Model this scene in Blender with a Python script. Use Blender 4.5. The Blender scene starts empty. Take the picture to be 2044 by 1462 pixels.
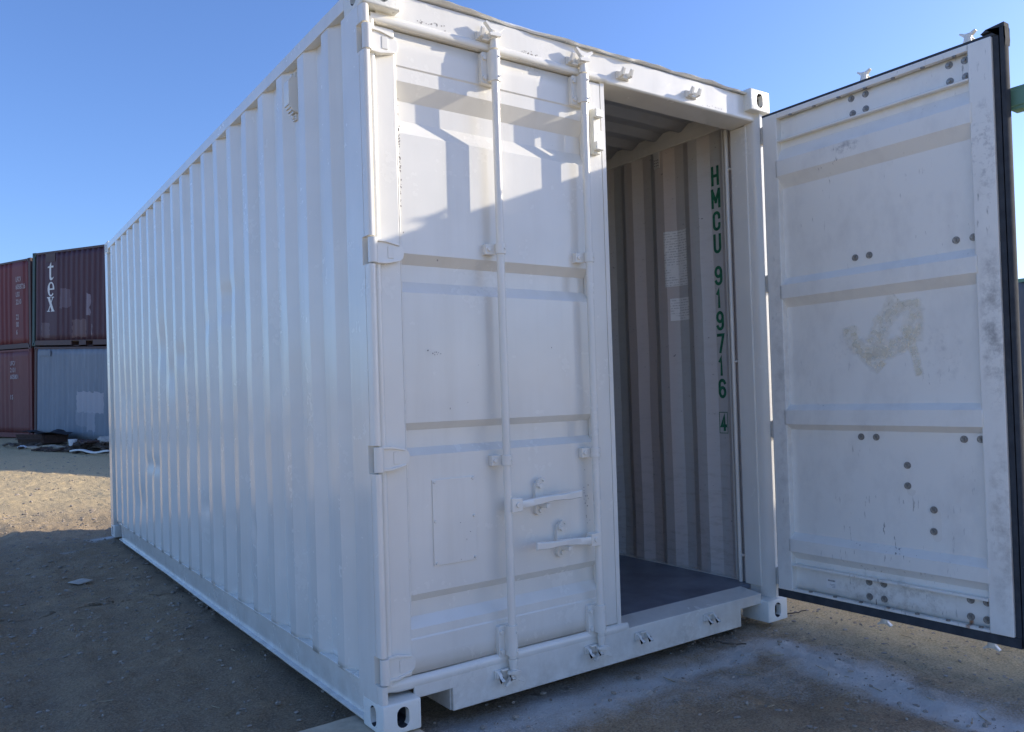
import bpy, bmesh, math, random
import numpy as np
from mathutils import Vector, Matrix

random.seed(7)
rng = np.random.default_rng(11)
scene = bpy.context.scene
COL = scene.collection
R = math.radians

# ------------------------------------------------------------------ camera
cam = bpy.data.cameras.new('camera')
cam.sensor_width = 36.0
cam.lens = 1602.92 / 2044.0 * 36.0
cam.shift_y = 34.08 / 2044.0
cam.clip_start = 0.05
cam.clip_end = 3000
cam_ob = bpy.data.objects.new('camera', cam)
cam_ob.location = (-1.31360, -2.76543, 1.27216)
cam_ob.rotation_euler = (1.584918, 0.0310139, -0.6136588)
COL.objects.link(cam_ob)
scene.camera = cam_ob

# ------------------------------------------------------------------ sky, sun, exposure
SUN_AZ, SUN_EL = R(107.0), R(19.9)          # azimuth clockwise from +Y
world = bpy.data.worlds.new('World')
scene.world = world
world.use_nodes = True
wn = world.node_tree
sky = wn.nodes.new('ShaderNodeTexSky')
sky.sky_type = 'NISHITA'
sky.sun_disc = False
sky.sun_elevation = SUN_EL
sky.sun_rotation = SUN_AZ
sky.air_density = 1.0
sky.dust_density = 1.0
sky.ozone_density = 5.4
bg = wn.nodes['Background']
tint = wn.nodes.new('ShaderNodeMix'); tint.data_type = 'RGBA'; tint.blend_type = 'MULTIPLY'
tint.inputs[0].default_value = 1.0; tint.inputs[7].default_value = (0.91, 0.895, 1.04, 1)
wn.links.new(sky.outputs[0], tint.inputs[6])
wn.links.new(tint.outputs[2], bg.inputs[0])
bg.inputs[1].default_value = 0.078

sun = bpy.data.lights.new('sun', 'SUN')
sun.energy = 2.0
sun.angle = R(0.55)
sun.color = (1.0, 0.89, 0.72)
sun_ob = bpy.data.objects.new('sun', sun)
sd = Vector((math.sin(SUN_AZ) * math.cos(SUN_EL), math.cos(SUN_AZ) * math.cos(SUN_EL), math.sin(SUN_EL)))
sun_ob.rotation_euler = sd.to_track_quat('Z', 'Y').to_euler()
sun_ob.location = (20, -8, 12)
COL.objects.link(sun_ob)

vs = scene.view_settings
vs.view_transform = 'Standard'
vs.look = 'None'
vs.gamma = 1.0
vs.use_curve_mapping = False
vs.exposure = 1.7
scene.cycles.max_bounces = 8
scene.cycles.diffuse_bounces = 8

# ------------------------------------------------------------------ noise
def _hash(ix, iy, seed):
    h = (ix * 374761393 + iy * 668265263 + seed * 1442695041) & 0xffffffff
    h = ((h ^ (h >> 13)) * 1274126177) & 0xffffffff
    h = h ^ (h >> 16)
    return (h & 0xffff) / 65535.0
def vnoise(x, y, seed=0):
    x = np.asarray(x, float); y = np.asarray(y, float)
    x0 = np.floor(x); y0 = np.floor(y)
    fx = x - x0; fy = y - y0
    fx = fx * fx * (3 - 2 * fx); fy = fy * fy * (3 - 2 * fy)
    ix = x0.astype(np.int64); iy = y0.astype(np.int64)
    a = _hash(ix, iy, seed); b = _hash(ix + 1, iy, seed); c = _hash(ix, iy + 1, seed); d = _hash(ix + 1, iy + 1, seed)
    return (a * (1 - fx) + b * fx) * (1 - fy) + (c * (1 - fx) + d * fx) * fy - 0.5
def fbm(x, y, o=4, seed=0):
    s = 0; a = 1.0
    for k in range(o):
        s = s + a * vnoise(x * 2 ** k, y * 2 ** k, seed + k * 17); a *= 0.5
    return s

# ------------------------------------------------------------------ materials
class NT:
    def __init__(s, name):
        s.m = bpy.data.materials.new(name); s.m.use_nodes = True
        s.t = s.m.node_tree; s.b = s.t.nodes['Principled BSDF']
    def n(s, typ, **kw):
        o = s.t.nodes.new(typ)
        for k, v in kw.items(): setattr(o, k, v)
        return o
    def l(s, a, b): s.t.links.new(a, b)
    def coord(s):
        if not hasattr(s, 'tc'): s.tc = s.n('ShaderNodeTexCoord')
        return s.tc.outputs['Object']
    def mapped(s, scale=(1, 1, 1), loc=(0, 0, 0), src=None):
        m = s.n('ShaderNodeMapping'); s.l(src or s.coord(), m.inputs['Vector'])
        m.inputs['Scale'].default_value = scale; m.inputs['Location'].default_value = loc
        return m.outputs[0]
    def noise(s, scale, detail=3, rough=0.5, vec=None, dist=0.0):
        o = s.n('ShaderNodeTexNoise'); s.l(vec or s.coord(), o.inputs['Vector'])
        o.inputs['Scale'].default_value = scale; o.inputs['Detail'].default_value = detail
        o.inputs['Roughness'].default_value = rough; o.inputs['Distortion'].default_value = dist
        return o.outputs['Fac']
    def ramp(s, fac, stops):
        o = s.n('ShaderNodeValToRGB'); s.l(fac, o.inputs[0])
        e = o.color_ramp.elements
        while len(e) < len(stops): e.new(0.5)
        for el, (p, c) in zip(e, stops):
            el.position = p
            el.color = (c, c, c, 1) if isinstance(c, (int, float)) else (*c, 1)
        return o.outputs[0]
    def mix(s, fac, a, b, mode='MIX'):
        o = s.n('ShaderNodeMix', data_type='RGBA', blend_type=mode)
        for i, v in ((0, fac), (6, a), (7, b)):
            if hasattr(v, 'is_output') or hasattr(v, 'links'): s.l(v, o.inputs[i])
            elif isinstance(v, (int, float)): o.inputs[i].default_value = v if i == 0 else (v, v, v, 1)
            else: o.inputs[i].default_value = (*v, 1)
        return o.outputs[2]
    def math(s, op, a, b=0.0, c=None):
        o = s.n('ShaderNodeMath', operation=op)
        for i, v in enumerate((a, b, c)):
            if v is None: continue
            if isinstance(v, (int, float)): o.inputs[i].default_value = v
            else: s.l(v, o.inputs[i])
        return o.outputs[0]
    def base(s, v):
        if isinstance(v, tuple): s.b.inputs['Base Color'].default_value = (*v, 1)
        else: s.l(v, s.b.inputs['Base Color'])
    def rough(s, v):
        if isinstance(v, (int, float)): s.b.inputs['Roughness'].default_value = v
        else: s.l(v, s.b.inputs['Roughness'])
    def bump(s, h, strength=0.3, dist=0.01, prev=None):
        o = s.n('ShaderNodeBump'); s.l(h, o.inputs['Height'])
        o.inputs['Strength'].default_value = strength; o.inputs['Distance'].default_value = dist
        if prev is not None: s.l(prev, o.inputs['Normal'])
        s.l(o.outputs[0], s.b.inputs['Normal']); return o.outputs[0]

def paint(name, col, rough=0.33, chips=0.0, wav=0.5, grime=0.0, gloss=0.0):
    M = NT(name)
    n1 = M.noise(3.0, 3); n2 = M.noise(420, 2); n3 = M.noise(38, 4)
    c = M.mix(M.ramp(n1, [(0.35, 0.0), (0.65, 1.0)]), tuple(x * 0.93 for x in col), col)
    st_ = M.noise(9, 5, 0.6, M.mapped((1, 1, 0.07)))
    c = M.mix(M.math('MULTIPLY', M.ramp(st_, [(0.5, 0.0), (0.72, 1.0)]), 0.30), c, tuple(x * f for x, f in zip(col, (0.80, 0.78, 0.74))))
    if grime:
        g = M.noise(9, 6, 0.65, M.mapped((1, 1, 0.35)))
        c = M.mix(M.math('MULTIPLY', M.ramp(g, [(0.52, 0.0), (0.75, 1.0)]), grime), c, (0.33, 0.30, 0.27))
    if chips:
        v = M.noise(26, 5, 0.7); v2 = M.noise(2.2, 2)
        m = M.math('MULTIPLY', M.ramp(v, [(0.765, 0.0), (0.775, 1.0)]), M.ramp(v2, [(0.55, 0.0), (0.62, 1.0)]))
        c = M.mix(M.math('MULTIPLY', m, chips), c, (0.22, 0.20, 0.19))
    sx = M.n('ShaderNodeSeparateXYZ'); M.l(M.coord(), sx.inputs[0])
    dust = M.math('MULTIPLY', M.ramp(sx.outputs[2], [(0.0, 0.55), (0.16, 0.12), (0.34, 0.0)]), M.ramp(M.noise(11, 5, 0.65), [(0.35, 0.1), (0.65, 1.0)]))
    c = M.mix(dust, c, (0.42, 0.36, 0.28))
    M.base(c)
    if gloss: M.b.inputs['Coat Weight'].default_value = gloss; M.b.inputs['Coat Roughness'].default_value = 0.09
    M.rough(M.math('ADD', M.math('ADD', M.math('MULTIPLY', n3, 0.10), M.math('MULTIPLY', M.noise(5, 4, 0.6), 0.22)), rough - 0.16))
    b = M.bump(M.noise(2.6, 2), wav, 0.012)
    b = M.bump(n2, 0.12, 0.0012, b)
    M.bump(n3, 0.10, 0.002, b)
    return M.m

MAT = {}
MAT['white'] = paint('fresh_white_paint', (0.835, 0.815, 0.75), 0.24, 0.7, 0.3, 0.0, 0.35)
MAT['chipped'] = paint('chipped_weld_paint', (0.835, 0.815, 0.75), 0.3, 0.0, 0.3)
MAT['white_cast'] = None
def cast_paint():
    M = NT('rough_cast_white_paint')
    n = M.noise(55, 5, 0.7); big = M.noise(18, 3)
    M.base(M.mix(M.math('MULTIPLY', M.ramp(n, [(0.62, 0.0), (0.68, 1.0)]), M.ramp(big, [(0.45, 0.0), (0.6, 0.8)])), (0.80, 0.80, 0.74), (0.30, 0.28, 0.26)))
    M.rough(0.4)
    M.bump(n, 0.5, 0.006)
    return M.m
MAT['white_cast'] = cast_paint()
MAT['roof_inner'] = paint('dull_grey_roof_paint', (0.42, 0.44, 0.46), 0.5, 0.6, 0.3, 0.5)
MAT['old_white'] = paint('aged_white_paint', (0.72, 0.72, 0.71), 0.42, 1.0, 0.3, 0.35)
MAT['green_paint'] = paint('pale_green_paint', (0.13, 0.27, 0.19), 0.5, 0.5, 0.3, 0.2)

def door_inner():
    """white door inside: grime, rubbed marks, run stains low down, tape residue."""
    M = NT('worn_white_door_paint')
    c = (0.83, 0.82, 0.765)
    g = M.noise(7, 6, 0.62, M.mapped((1, 1, 0.6)))
    c1 = M.mix(M.math('MULTIPLY', M.ramp(g, [(0.48, 0.0), (0.78, 1.0)]), 0.35), c, (0.52, 0.505, 0.48))
    sc = M.noise(60, 4, 0.6, M.mapped((1, 1, 0.25), (3, 1, 2)))
    sm = M.noise(4.5, 3)
    k = M.math('MULTIPLY', M.ramp(sc, [(0.64, 0.0), (0.72, 1.0)]), M.ramp(sm, [(0.5, 0.0), (0.65, 1.0)]))
    c2 = M.mix(M.math('MULTIPLY', k, 0.7), c1, (0.24, 0.24, 0.23))
    sp = M.n('ShaderNodeSeparateXYZ'); M.l(M.coord(), sp.inputs[0])
    def smudge(c, y0, z0, ry, rz, col, amt, nscale, lo, hi):
        a = M.math('DIVIDE', M.math('SUBTRACT', sp.outputs[1], y0), ry); b = M.math('DIVIDE', M.math('SUBTRACT', sp.outputs[2], z0), rz)
        r = M.math('ADD', M.math('MULTIPLY', a, a), M.math('MULTIPLY', b, b))
        m = M.math('MULTIPLY', M.ramp(r, [(0.0, 1.0), (0.55, 0.6), (1.0, 0.0)]), M.ramp(M.noise(nscale, 5, 0.7), [(lo, 0.0), (hi, 1.0)]))
        return M.mix(M.math('MULTIPLY', m, amt), c, col)
    for (y0, z0, ry, rz, col, amt, ns, lo, hi) in ((-0.515, 2.440, .085, .035, (0.25, 0.25, 0.25), 0.7, 26, 0.42, 0.66), (-1.160, 1.50, .06, .42, (0.27, 0.26, 0.25), 0.75, 16, 0.42, 0.66), (-1.165, 0.62, .06, .45, (0.36, 0.33, 0.29), 0.6, 18, 0.42, 0.7),
            (-1.150, 2.25, .06, .25, (0.30, 0.29, 0.28), 0.6, 26, 0.5, 0.66), (-0.48, 1.45, .12, .10, (0.45, 0.45, 0.44), 0.5, 30, 0.50, 0.70), (-0.92, 1.40, .12, .16, (0.45, 0.45, 0.44), 0.5, 26, 0.50, 0.70), (-1.007, 0.205, .012, .035, (0.36, 0.15, 0.05), 0.9, 60, 0.3, 0.5),
            (-0.62, 0.26, .35, .10, (0.36, 0.33, 0.28), 0.55, 22, 0.45, 0.65), (-0.085, 1.2, .05, 1.1, (0.45, 0.43, 0.40), 0.5, 14, 0.45, 0.7)):
        c2 = smudge(c2, y0, z0, ry, rz, col, amt, ns, lo, hi)
    # thin vertical drip stains near the bottom (z 0.2 .. 0.8)
    dr = M.noise(75, 3, 0.6, M.mapped((1, 1, 0.16)))
    dcl = M.noise(9, 2, 0.5, M.mapped((1, 1, 0.8), (0, .4, 0)))
    sx = M.n('ShaderNodeSeparateXYZ'); M.l(M.coord(), sx.inputs[0])
    zt = M.ramp(sx.outputs[2], [(0.18, 1.0), (0.68, 0.75), (0.76, 0.0)])
    yt = M.ramp(M.math('ABSOLUTE', M.math('ADD', sx.outputs[1], 0.66)), [(0.1, 1.0), (0.38, 0.0)])
    k = M.math('MULTIPLY', M.math('MULTIPLY', M.ramp(dr, [(0.63, 0.0), (0.66, 1.0)]), M.ramp(dcl, [(0.46, 0.0), (0.54, 1.0)])), M.math('MULTIPLY', zt, yt))
    c3 = M.mix(M.math('MULTIPLY', k, 0.9), c2, (0.13, 0.12, 0.11))
    M.base(c3)
    M.rough(0.42)
    b = M.bump(M.noise(3, 2), 0.3, 0.012)
    M.bump(M.noise(120, 3), 0.12, 0.002, b)
    return M.m
MAT['door_inner'] = door_inner()

def inner_wall():
    M = NT('scuffed_interior_paint')
    a = (0.60, 0.61, 0.60)
    n = M.noise(1.4, 3, 0.5, M.mapped((1, 3, 0.15)))
    c = M.mix(M.ramp(n, [(0.4, 0.0), (0.6, 1.0)]), a, (0.63, 0.56, 0.525))
    sx = M.n('ShaderNodeSeparateXYZ'); M.l(M.coord(), sx.inputs[0])
    low = M.ramp(sx.outputs[2], [(0.2, 1.0), (0.9, 0.45), (0.99, 0.25)])
    s1 = M.noise(14, 6, 0.7, M.mapped((1, 0.6, 2.6)))
    c = M.mix(M.math('MULTIPLY', M.ramp(s1, [(0.5, 0.0), (0.66, 1.0)]), M.math('MULTIPLY', low, 0.65)), c, (0.42, 0.385, 0.34))
    s2 = M.noise(30, 3, 0.6, M.mapped((1, 1, 2.0), (2, 5, 1)))
    c = M.mix(M.math('MULTIPLY', M.ramp(s2, [(0.69, 0.0), (0.73, 1.0)]), 0.75), c, (0.12, 0.11, 0.11))
    M.base(c); M.rough(0.5); M.bump(M.noise(40, 4), 0.15, 0.003)
    return M.m
MAT['inner_wall'] = inner_wall()

def simple(name, col, rough=0.6, var=0.25, scale=12, bump=0.2, metal=0.0, dist=0.004):
    M = NT(name)
    n = M.noise(scale, 5, 0.6)
    M.base(M.mix(M.ramp(n, [(0.3, 0.0), (0.7, 1.0)]), tuple(x * (1 - var) for x in col), tuple(min(1, x * (1 + var)) for x in col)))
    M.rough(rough); M.b.inputs['Metallic'].default_value = metal
    M.bump(n, bump, dist)
    return M.m
MAT['flake'] = simple('bare_patch_under_paint', (0.24, 0.22, 0.21), 0.7, 0.4, 60)
MAT['rubber'] = simple('dark_rubber', (0.055, 0.062, 0.072), 0.9, 0.2, 20)
MAT['rubber'].node_tree.nodes['Principled BSDF'].inputs['Specular IOR Level'].default_value = 0.15
MAT['hollow_shade'] = simple('dark_casting_hollow', (0.05, 0.05, 0.055), 0.8)
MAT['floor'] = simple('blue_grey_floor_paint', (0.17, 0.185, 0.225), 0.38, 0.40, 4)
MAT['bolt'] = simple('galvanised_bolt', (0.30, 0.29, 0.27), 0.5, 0.4, 60, 0.2, 0.6)
MAT['letter_green'] = simple('green_lettering', (0.025, 0.17, 0.09), 0.5, 0.45, 45, 0.05)
MAT['letter_white'] = simple('white_lettering', (0.72, 0.72, 0.70), 0.6, 0.08, 20, 0.05)
MAT['letter_faded'] = simple('faded_white_lettering', (0.42, 0.36, 0.36), 0.7, 0.3, 25, 0.05)
MAT['timber'] = simple('weathered_timber', (0.52, 0.43, 0.31), 0.8, 0.3, 9, 0.5)
MAT['timber_dark'] = simple('dark_wet_timber', (0.10, 0.075, 0.055), 0.8, 0.4, 9, 0.5)
MAT['rust'] = simple('rusted_steel', (0.065, 0.036, 0.028), 0.8, 0.4, 14, 0.4)
MAT['black_plastic'] = simple('dark_sheet', (0.025, 0.025, 0.03), 0.6, 0.3, 10)
MAT['white_plastic'] = simple('off_white_plastic', (0.78, 0.78, 0.76), 0.5, 0.1, 10, 0.1)
MAT['cardboard'] = simple('pale_card', (0.45, 0.41, 0.35), 0.8, 0.15, 20, 0.2)
MAT['stone'] = simple('stone_grey', (0.33, 0.28, 0.225), 0.9, 0.4, 15, 0.4)
MAT['straw'] = simple('dry_straw', (0.34, 0.27, 0.17), 0.9, 0.3, 10, 0.1)

def tape_mat():
    M = NT('yellowed_tape_residue')
    n = M.noise(16, 5, 0.65, M.mapped((1, 1, 0.5)))
    M.base(M.mix(M.ramp(n, [(0.38, 0.0), (0.62, 1.0)]), (0.78, 0.70, 0.50), (0.80, 0.75, 0.62)))
    M.rough(0.6)
    a = M.noise(30, 4)
    at_ = M.n('ShaderNodeAttribute', attribute_name='cover')
    M.l(M.math('MULTIPLY', M.ramp(a, [(0.32, 0.10), (0.64, 0.55)]), at_.outputs['Fac']), M.b.inputs['Alpha'])
    return M.m
MAT['tape'] = tape_mat()

def paper_mat():
    """printed notice: rows of short dark dashes."""
    M = NT('printed_paper')
    sx = M.n('ShaderNodeSeparateXYZ'); M.l(M.coord(), sx.inputs[0])
    row = M.math('FRACT', M.math('MULTIPLY', sx.outputs[2], 62.0))
    rowm = M.math('LESS_THAN', row, 0.42)
    word = M.noise(1.0, 2, 0.6, M.mapped((0, 95, 62)))
    blk = M.noise(1.0, 1, 0.5, M.mapped((0, 9, 16)))
    k = M.math('MULTIPLY', M.math('MULTIPLY', rowm, M.ramp(word, [(0.44, 0.0), (0.5, 1.0)])), M.ramp(blk, [(0.38, 0.0), (0.45, 1.0)]))
    M.base(M.mix(M.math('MULTIPLY', k, 0.40), (0.88, 0.88, 0.86), (0.22, 0.22, 0.23)))
    M.rough(0.6)
    return M.m
MAT['paper'] = paper_mat()

def container_paint(name, col, fade, patch=None, streak=0.35, dirt=0.4):
    M = NT(name)
    n = M.noise(1.6, 4, 0.6, M.mapped((1, 1, 0.3)))
    c = M.mix(M.ramp(n, [(0.35, 0.0), (0.7, 1.0)]), col, fade)
    s = M.noise(7, 5, 0.65, M.mapped((1, 1, 0.12)))
    c = M.mix(M.math('MULTIPLY', M.ramp(s, [(0.55, 0.0), (0.75, 1.0)]), streak), c, tuple(min(1, x * 1.5 + 0.03) for x in fade))
    d = M.noise(5, 6, 0.7)
    c = M.mix(M.math('MULTIPLY', M.ramp(d, [(0.58, 0.0), (0.7, 1.0)]), dirt), c, (0.07, 0.045, 0.035))
    if patch:
        sx = M.n('ShaderNodeSeparateXYZ'); M.l(M.coord(), sx.inputs[0])
        wob = M.math('MULTIPLY', M.math('SUBTRACT', M.noise(5, 3), 0.5), 0.22)
        for (xa, xb, za, zb, pc, amt) in patch:
            xx = M.math('ADD', sx.outputs[0], wob); zz = M.math('ADD', sx.outputs[2], wob)
            mx = M.math('LESS_THAN', M.math('ABSOLUTE', M.math('SUBTRACT', xx, (xa + xb) / 2)), (xb - xa) / 2)
            mz = M.math('LESS_THAN', M.math('ABSOLUTE', M.math('SUBTRACT', zz, (za + zb) / 2)), (zb - za) / 2)
            c = M.mix(M.math('MULTIPLY', M.math('MULTIPLY', mx, mz), amt), c, pc)
    M.base(c); M.rough(0.62); M.bump(M.noise(14, 4), 0.2, 0.01)
    return M.m
MAT['maroon'] = container_paint('maroon_container_paint', (0.064, 0.024, 0.038), (0.078, 0.034, 0.047),
    [(1.5, 2.1, 1.15, 1.7, (0.20, 0.15, 0.18), 0.55), (2.98, 3.14, 0.85, 1.5, (0.28, 0.24, 0.28), 0.8), (2.25, 2.95, 0.25, 0.78, (0.20, 0.14, 0.14), 0.6), (0.55, 1.0, 0.25, 0.72, (0.19, 0.14, 0.15), 0.55), (3.2, 3.3, 0.3, 0.62, (0.4, 0.35, 0.35), 0.7)])
MAT['red'] = container_paint('faded_red_container_paint', (0.150, 0.028, 0.032), (0.165, 0.038, 0.040), None, 0.25, 0.5)
MAT['red_low'] = container_paint('dull_red_container_paint', (0.150, 0.034, 0.032), (0.165, 0.050, 0.046), None, 0.5, 0.4)
MAT['grey_blue'] = container_paint('pale_blue_grey_repaint', (0.175, 0.21, 0.25), (0.215, 0.25, 0.29),
    [(2.35, 3.75, 0.95, 1.55, (0.44, 0.43, 0.46), 0.7), (2.9, 3.35, 0.42, 1.0, (0.40, 0.40, 0.44), 0.55), (2.3, 2.9, 0.55, 1.0, (0.36, 0.37, 0.41), 0.4)], 0.45, 0.12)
MAT['brown'] = container_paint('brown_rail_paint', (0.07, 0.038, 0.036), (0.085, 0.05, 0.046), None, 0.3, 0.5)
MAT['dark_green'] = container_paint('dark_green_post_paint', (0.035, 0.075, 0.07), (0.05, 0.10, 0.09), None, 0.3, 0.5)
MAT['grey'] = container_paint('slate_grey_container_paint', (0.10, 0.115, 0.135), (0.12, 0.135, 0.155), None, 0.2, 0.2)

# ------------------------------------------------------------------ mesh helpers
class MB:
    def __init__(s): s.v = []; s.f = []
    def add(s, vs, fs):
        o = len(s.v); s.v += [tuple(map(float, p)) for p in vs]; s.f += [tuple(i + o for i in f) for f in fs]; return s
    def box(s, x0, x1, y0, y1, z0, z1):
        return s.add([(x0, y0, z0), (x1, y0, z0), (x1, y1, z0), (x0, y1, z0), (x0, y0, z1), (x1, y0, z1), (x1, y1, z1), (x0, y1, z1)],
                     [(0, 3, 2, 1), (4, 5, 6, 7), (0, 1, 5, 4), (1, 2, 6, 5), (2, 3, 7, 6), (3, 0, 4, 7)])
    def prism(s, pts, axis, a, b):
        """pts: 2D polygon in the two other axes (in x,y,z order); extruded from a to b along axis."""
        n = len(pts)
        def P(p, t):
            q = list(p); q.insert(axis, t); return q
        return s.add([P(p, a) for p in pts] + [P(p, b) for p in pts],
                     [tuple(range(n))[::-1], tuple(range(n, 2 * n))] + [(i, (i + 1) % n, (i + 1) % n + n, i + n) for i in range(n)])
    def cyl(s, p0, p1, r, n=16, r1=None):
        p0 = Vector(p0); p1 = Vector(p1); d = (p1 - p0).normalized()
        u = d.orthogonal().normalized(); w = d.cross(u)
        r1 = r if r1 is None else r1
        ring = lambda c, rr: [c + (u * math.cos(2 * math.pi * k / n) + w * math.sin(2 * math.pi * k / n)) * rr for k in range(n)]
        return s.add(ring(p0, r) + ring(p1, r1), [tuple(range(n))[::-1], tuple(range(n, 2 * n))] + [(i, (i + 1) % n, (i + 1) % n + n, i + n) for i in range(n)])
    def tube(s, pts, radii, n=10):
        rings = []
        for i, p in enumerate(pts):
            p = Vector(p); d = (Vector(pts[min(i + 1, len(pts) - 1)]) - Vector(pts[max(i - 1, 0)])).normalized()
            u = d.cross(Vector((0.13, 0.9, 0.41))).normalized(); w = d.cross(u)
            r = radii[i] if hasattr(radii, '__len__') else radii
            rings.append([p + (u * math.cos(2 * math.pi * k / n) + w * math.sin(2 * math.pi * k / n)) * r for k in range(n)])
        vs = [q for r_ in rings for q in r_]; fs = []
        for i in range(len(pts) - 1):
            for k in range(n): fs.append((i * n + k, i * n + (k + 1) % n, (i + 1) * n + (k + 1) % n, (i + 1) * n + k))
        fs += [tuple(range(n))[::-1], tuple(range(len(vs) - n, len(vs)))]
        return s.add(vs, fs)
    def map(s, fn): s.v = [tuple(fn(*p)) for p in s.v]; return s
    def mesh(s, name):
        me = bpy.data.meshes.new(name); me.from_pydata(s.v, [], s.f)
        bm = bmesh.new(); bm.from_mesh(me); bmesh.ops.recalc_face_normals(bm, faces=bm.faces); bm.to_mesh(me); bm.free()
        return me

def link(name, me, m=None, parent=None, smooth=35, bevel=0.0, solid=0.0, seg=2):
    o = bpy.data.objects.new(name, me); COL.objects.link(o)
    if m is not None and not me.materials: me.materials.append(m)
    if smooth:
        me.polygons.foreach_set('use_smooth', [True] * len(me.polygons)); me.set_sharp_from_angle(angle=R(smooth))
    if solid:
        md = o.modifiers.new('solid', 'SOLIDIFY'); md.thickness = solid; md.offset = 0
    if bevel:
        md = o.modifiers.new('bevel', 'BEVEL'); md.width = bevel; md.segments = seg; md.limit_method = 'ANGLE'; md.angle_limit = R(40)
        md.harden_normals = True
    if parent is not None: o.parent = parent
    return o
def obj(name, mb, m, parent=None, **kw): return link(name, mb.mesh(name), m, parent, **kw)
def empty(name, loc=(0, 0, 0), rot=(0, 0, 0)):
    o = bpy.data.objects.new(name, None); COL.objects.link(o); o.location = loc; o.rotation_euler = rot; o.empty_display_size = 0.2
    return o
def tag(o, label=None, cat=None, group=None, kind=None):
    for k, v in (('label', label), ('category', cat), ('group', group), ('kind', kind)):
        if v: o[k] = v
    return o
def grid_faces(nu, nv): return [(i * nv + j, (i + 1) * nv + j, (i + 1) * nv + j + 1, i * nv + j + 1) for i in range(nu - 1) for j in range(nv - 1)]

def boolean(me, cutters):
    a = bpy.data.objects.new('tmp', me); COL.objects.link(a); tmp = []
    for c in cutters:
        b = bpy.data.objects.new('tmpc', c); COL.objects.link(b); tmp.append(b)
        md = a.modifiers.new('b', 'BOOLEAN'); md.operation = 'DIFFERENCE'; md.object = b; md.solver = 'EXACT'
    bpy.context.view_layer.update()
    dg = bpy.context.evaluated_depsgraph_get()
    out = bpy.data.meshes.new_from_object(a.evaluated_get(dg))
    for b in tmp: bpy.data.objects.remove(b)
    bpy.data.objects.remove(a)
    return out

def text_mesh(s, h, w=None, thick=0.001, bold=0.012):
    cu = bpy.data.curves.new('t', 'FONT'); cu.body = s; cu.size = 1.0; cu.extrude = 0.0; cu.offset = bold; cu.resolution_u = 4
    o = bpy.data.objects.new('t', cu); COL.objects.link(o); bpy.context.view_layer.update()
    me = bpy.data.meshes.new_from_object(o.evaluated_get(bpy.context.evaluated_depsgraph_get()))
    bpy.data.objects.remove(o); bpy.data.curves.remove(cu)
    co = np.array([v.co for v in me.vertices]); lo = co.min(0); hi = co.max(0)
    sy = h / (hi[1] - lo[1]); sx = (w / (hi[0] - lo[0])) if w else sy
    for v in me.vertices: v.co = ((v.co.x - (lo[0] + hi[0]) / 2) * sx, (v.co.y - lo[1]) * sy, 0)
    return me       # in the x/y plane, bottom centre at the origin
def place_text(name, me, m, parent, org, ux, uy):
    """stand the text up: x along ux, y along uy, bottom centre at org; a plate 0.8 mm thick."""
    ux = Vector(ux); uy = Vector(uy); org = Vector(org)
    for v in me.vertices: v.co = org + ux * v.co.x + uy * v.co.y
    return link(name, me, m, parent, smooth=0)

# ------------------------------------------------------------------ ground
def ground_z(x, y):
    x = np.asarray(x, float); y = np.asarray(y, float)
    z = np.interp(y, [-400, -30, -6, 0, 6, 12, 17, 22.4, 26.2, 60, 400], [-0.3, -0.2, -0.12, -0.075, -0.005, 0.0, 0.03, 0.17, 0.36, 0.6, 0.6])
    z = z + np.interp(x, [-400, 0, 2.4, 5, 14, 40], [0.0, 0.0, 0.045, 0.10, 0.42, 0.5]) * np.clip(1 - (y - 4) / 10, 0, 1)
    return z
def axis_pts(lo, hi, d, ends, grow=1.16):
    c = list(np.arange(lo, hi + 1e-6, d)); s = d; p = hi
    while p < ends[1]: s *= grow; p += s; c.append(p)
    s = d; p = lo
    while p > ends[0]: s *= grow; p -= s; c.insert(0, p)
    return np.array(c)
gx = axis_pts(-2.6, 4.2, 0.024, (-900, 900))
gy = np.concatenate([axis_pts(-2.4, 3.2, 0.024, (-900, 3.3))[:-1], [3.23]])
yy = 3.23; st = 0.026
while yy < 900:
    st = min(st * 1.012, 0.09) if yy < 27 else st * 1.2
    yy += st; gy = np.append(gy, yy)
GX, GY = np.meshgrid(gx, gy, indexing='ij')
def rough_z(X, Y):
    amp = np.clip(1 - np.hypot(X, Y - 8) / 60, 0.0, 1)
    z = 0.020 * fbm(X * 0.9, Y * 0.9, 3, 3) + 0.030 * fbm(X * 3.1, Y * 3.1, 3, 5) + 0.032 * np.abs(fbm(X * 11, Y * 11, 2, 9)) + 0.010 * np.clip(fbm(X * 17, Y * 17, 2, 13) - 0.12, 0, 1)
    # old wheel ruts running past the long side
    for x0, a in ((-1.05, .018), (-1.5, .012), (-2.6, .016)):
        xx = X - x0 - 0.16 * np.sin(Y * 0.35)
        z = z - a * np.exp(-(xx / 0.11) ** 2) + 0.5 * a * np.exp(-((np.abs(xx) - 0.2) / 0.07) ** 2) 
    return z * amp
near = np.exp(-((np.clip(np.abs(GX - 1.2) - 1.25, 0, None) / 0.1) ** 2)) * ((GY > -0.1) & (GY < 6.2))
GZ = ground_z(GX, GY) + rough_z(GX, GY) * (1 - 0.6 * near) - 0.012
V = np.stack([GX, GY, GZ], -1).reshape(-1, 3)
gm = bpy.data.meshes.new('ground')
nx, ny = GX.shape
I = (np.arange(nx - 1)[:, None] * ny + np.arange(ny - 1)[None, :]).reshape(-1)
F = np.stack([I, I + ny, I + ny + 1, I + 1], 1)
gm.vertices.add(len(V)); gm.vertices.foreach_set('co', V.astype(np.float32).ravel())
gm.loops.add(F.size); gm.loops.foreach_set('vertex_index', F.astype(np.int32).ravel())
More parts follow.
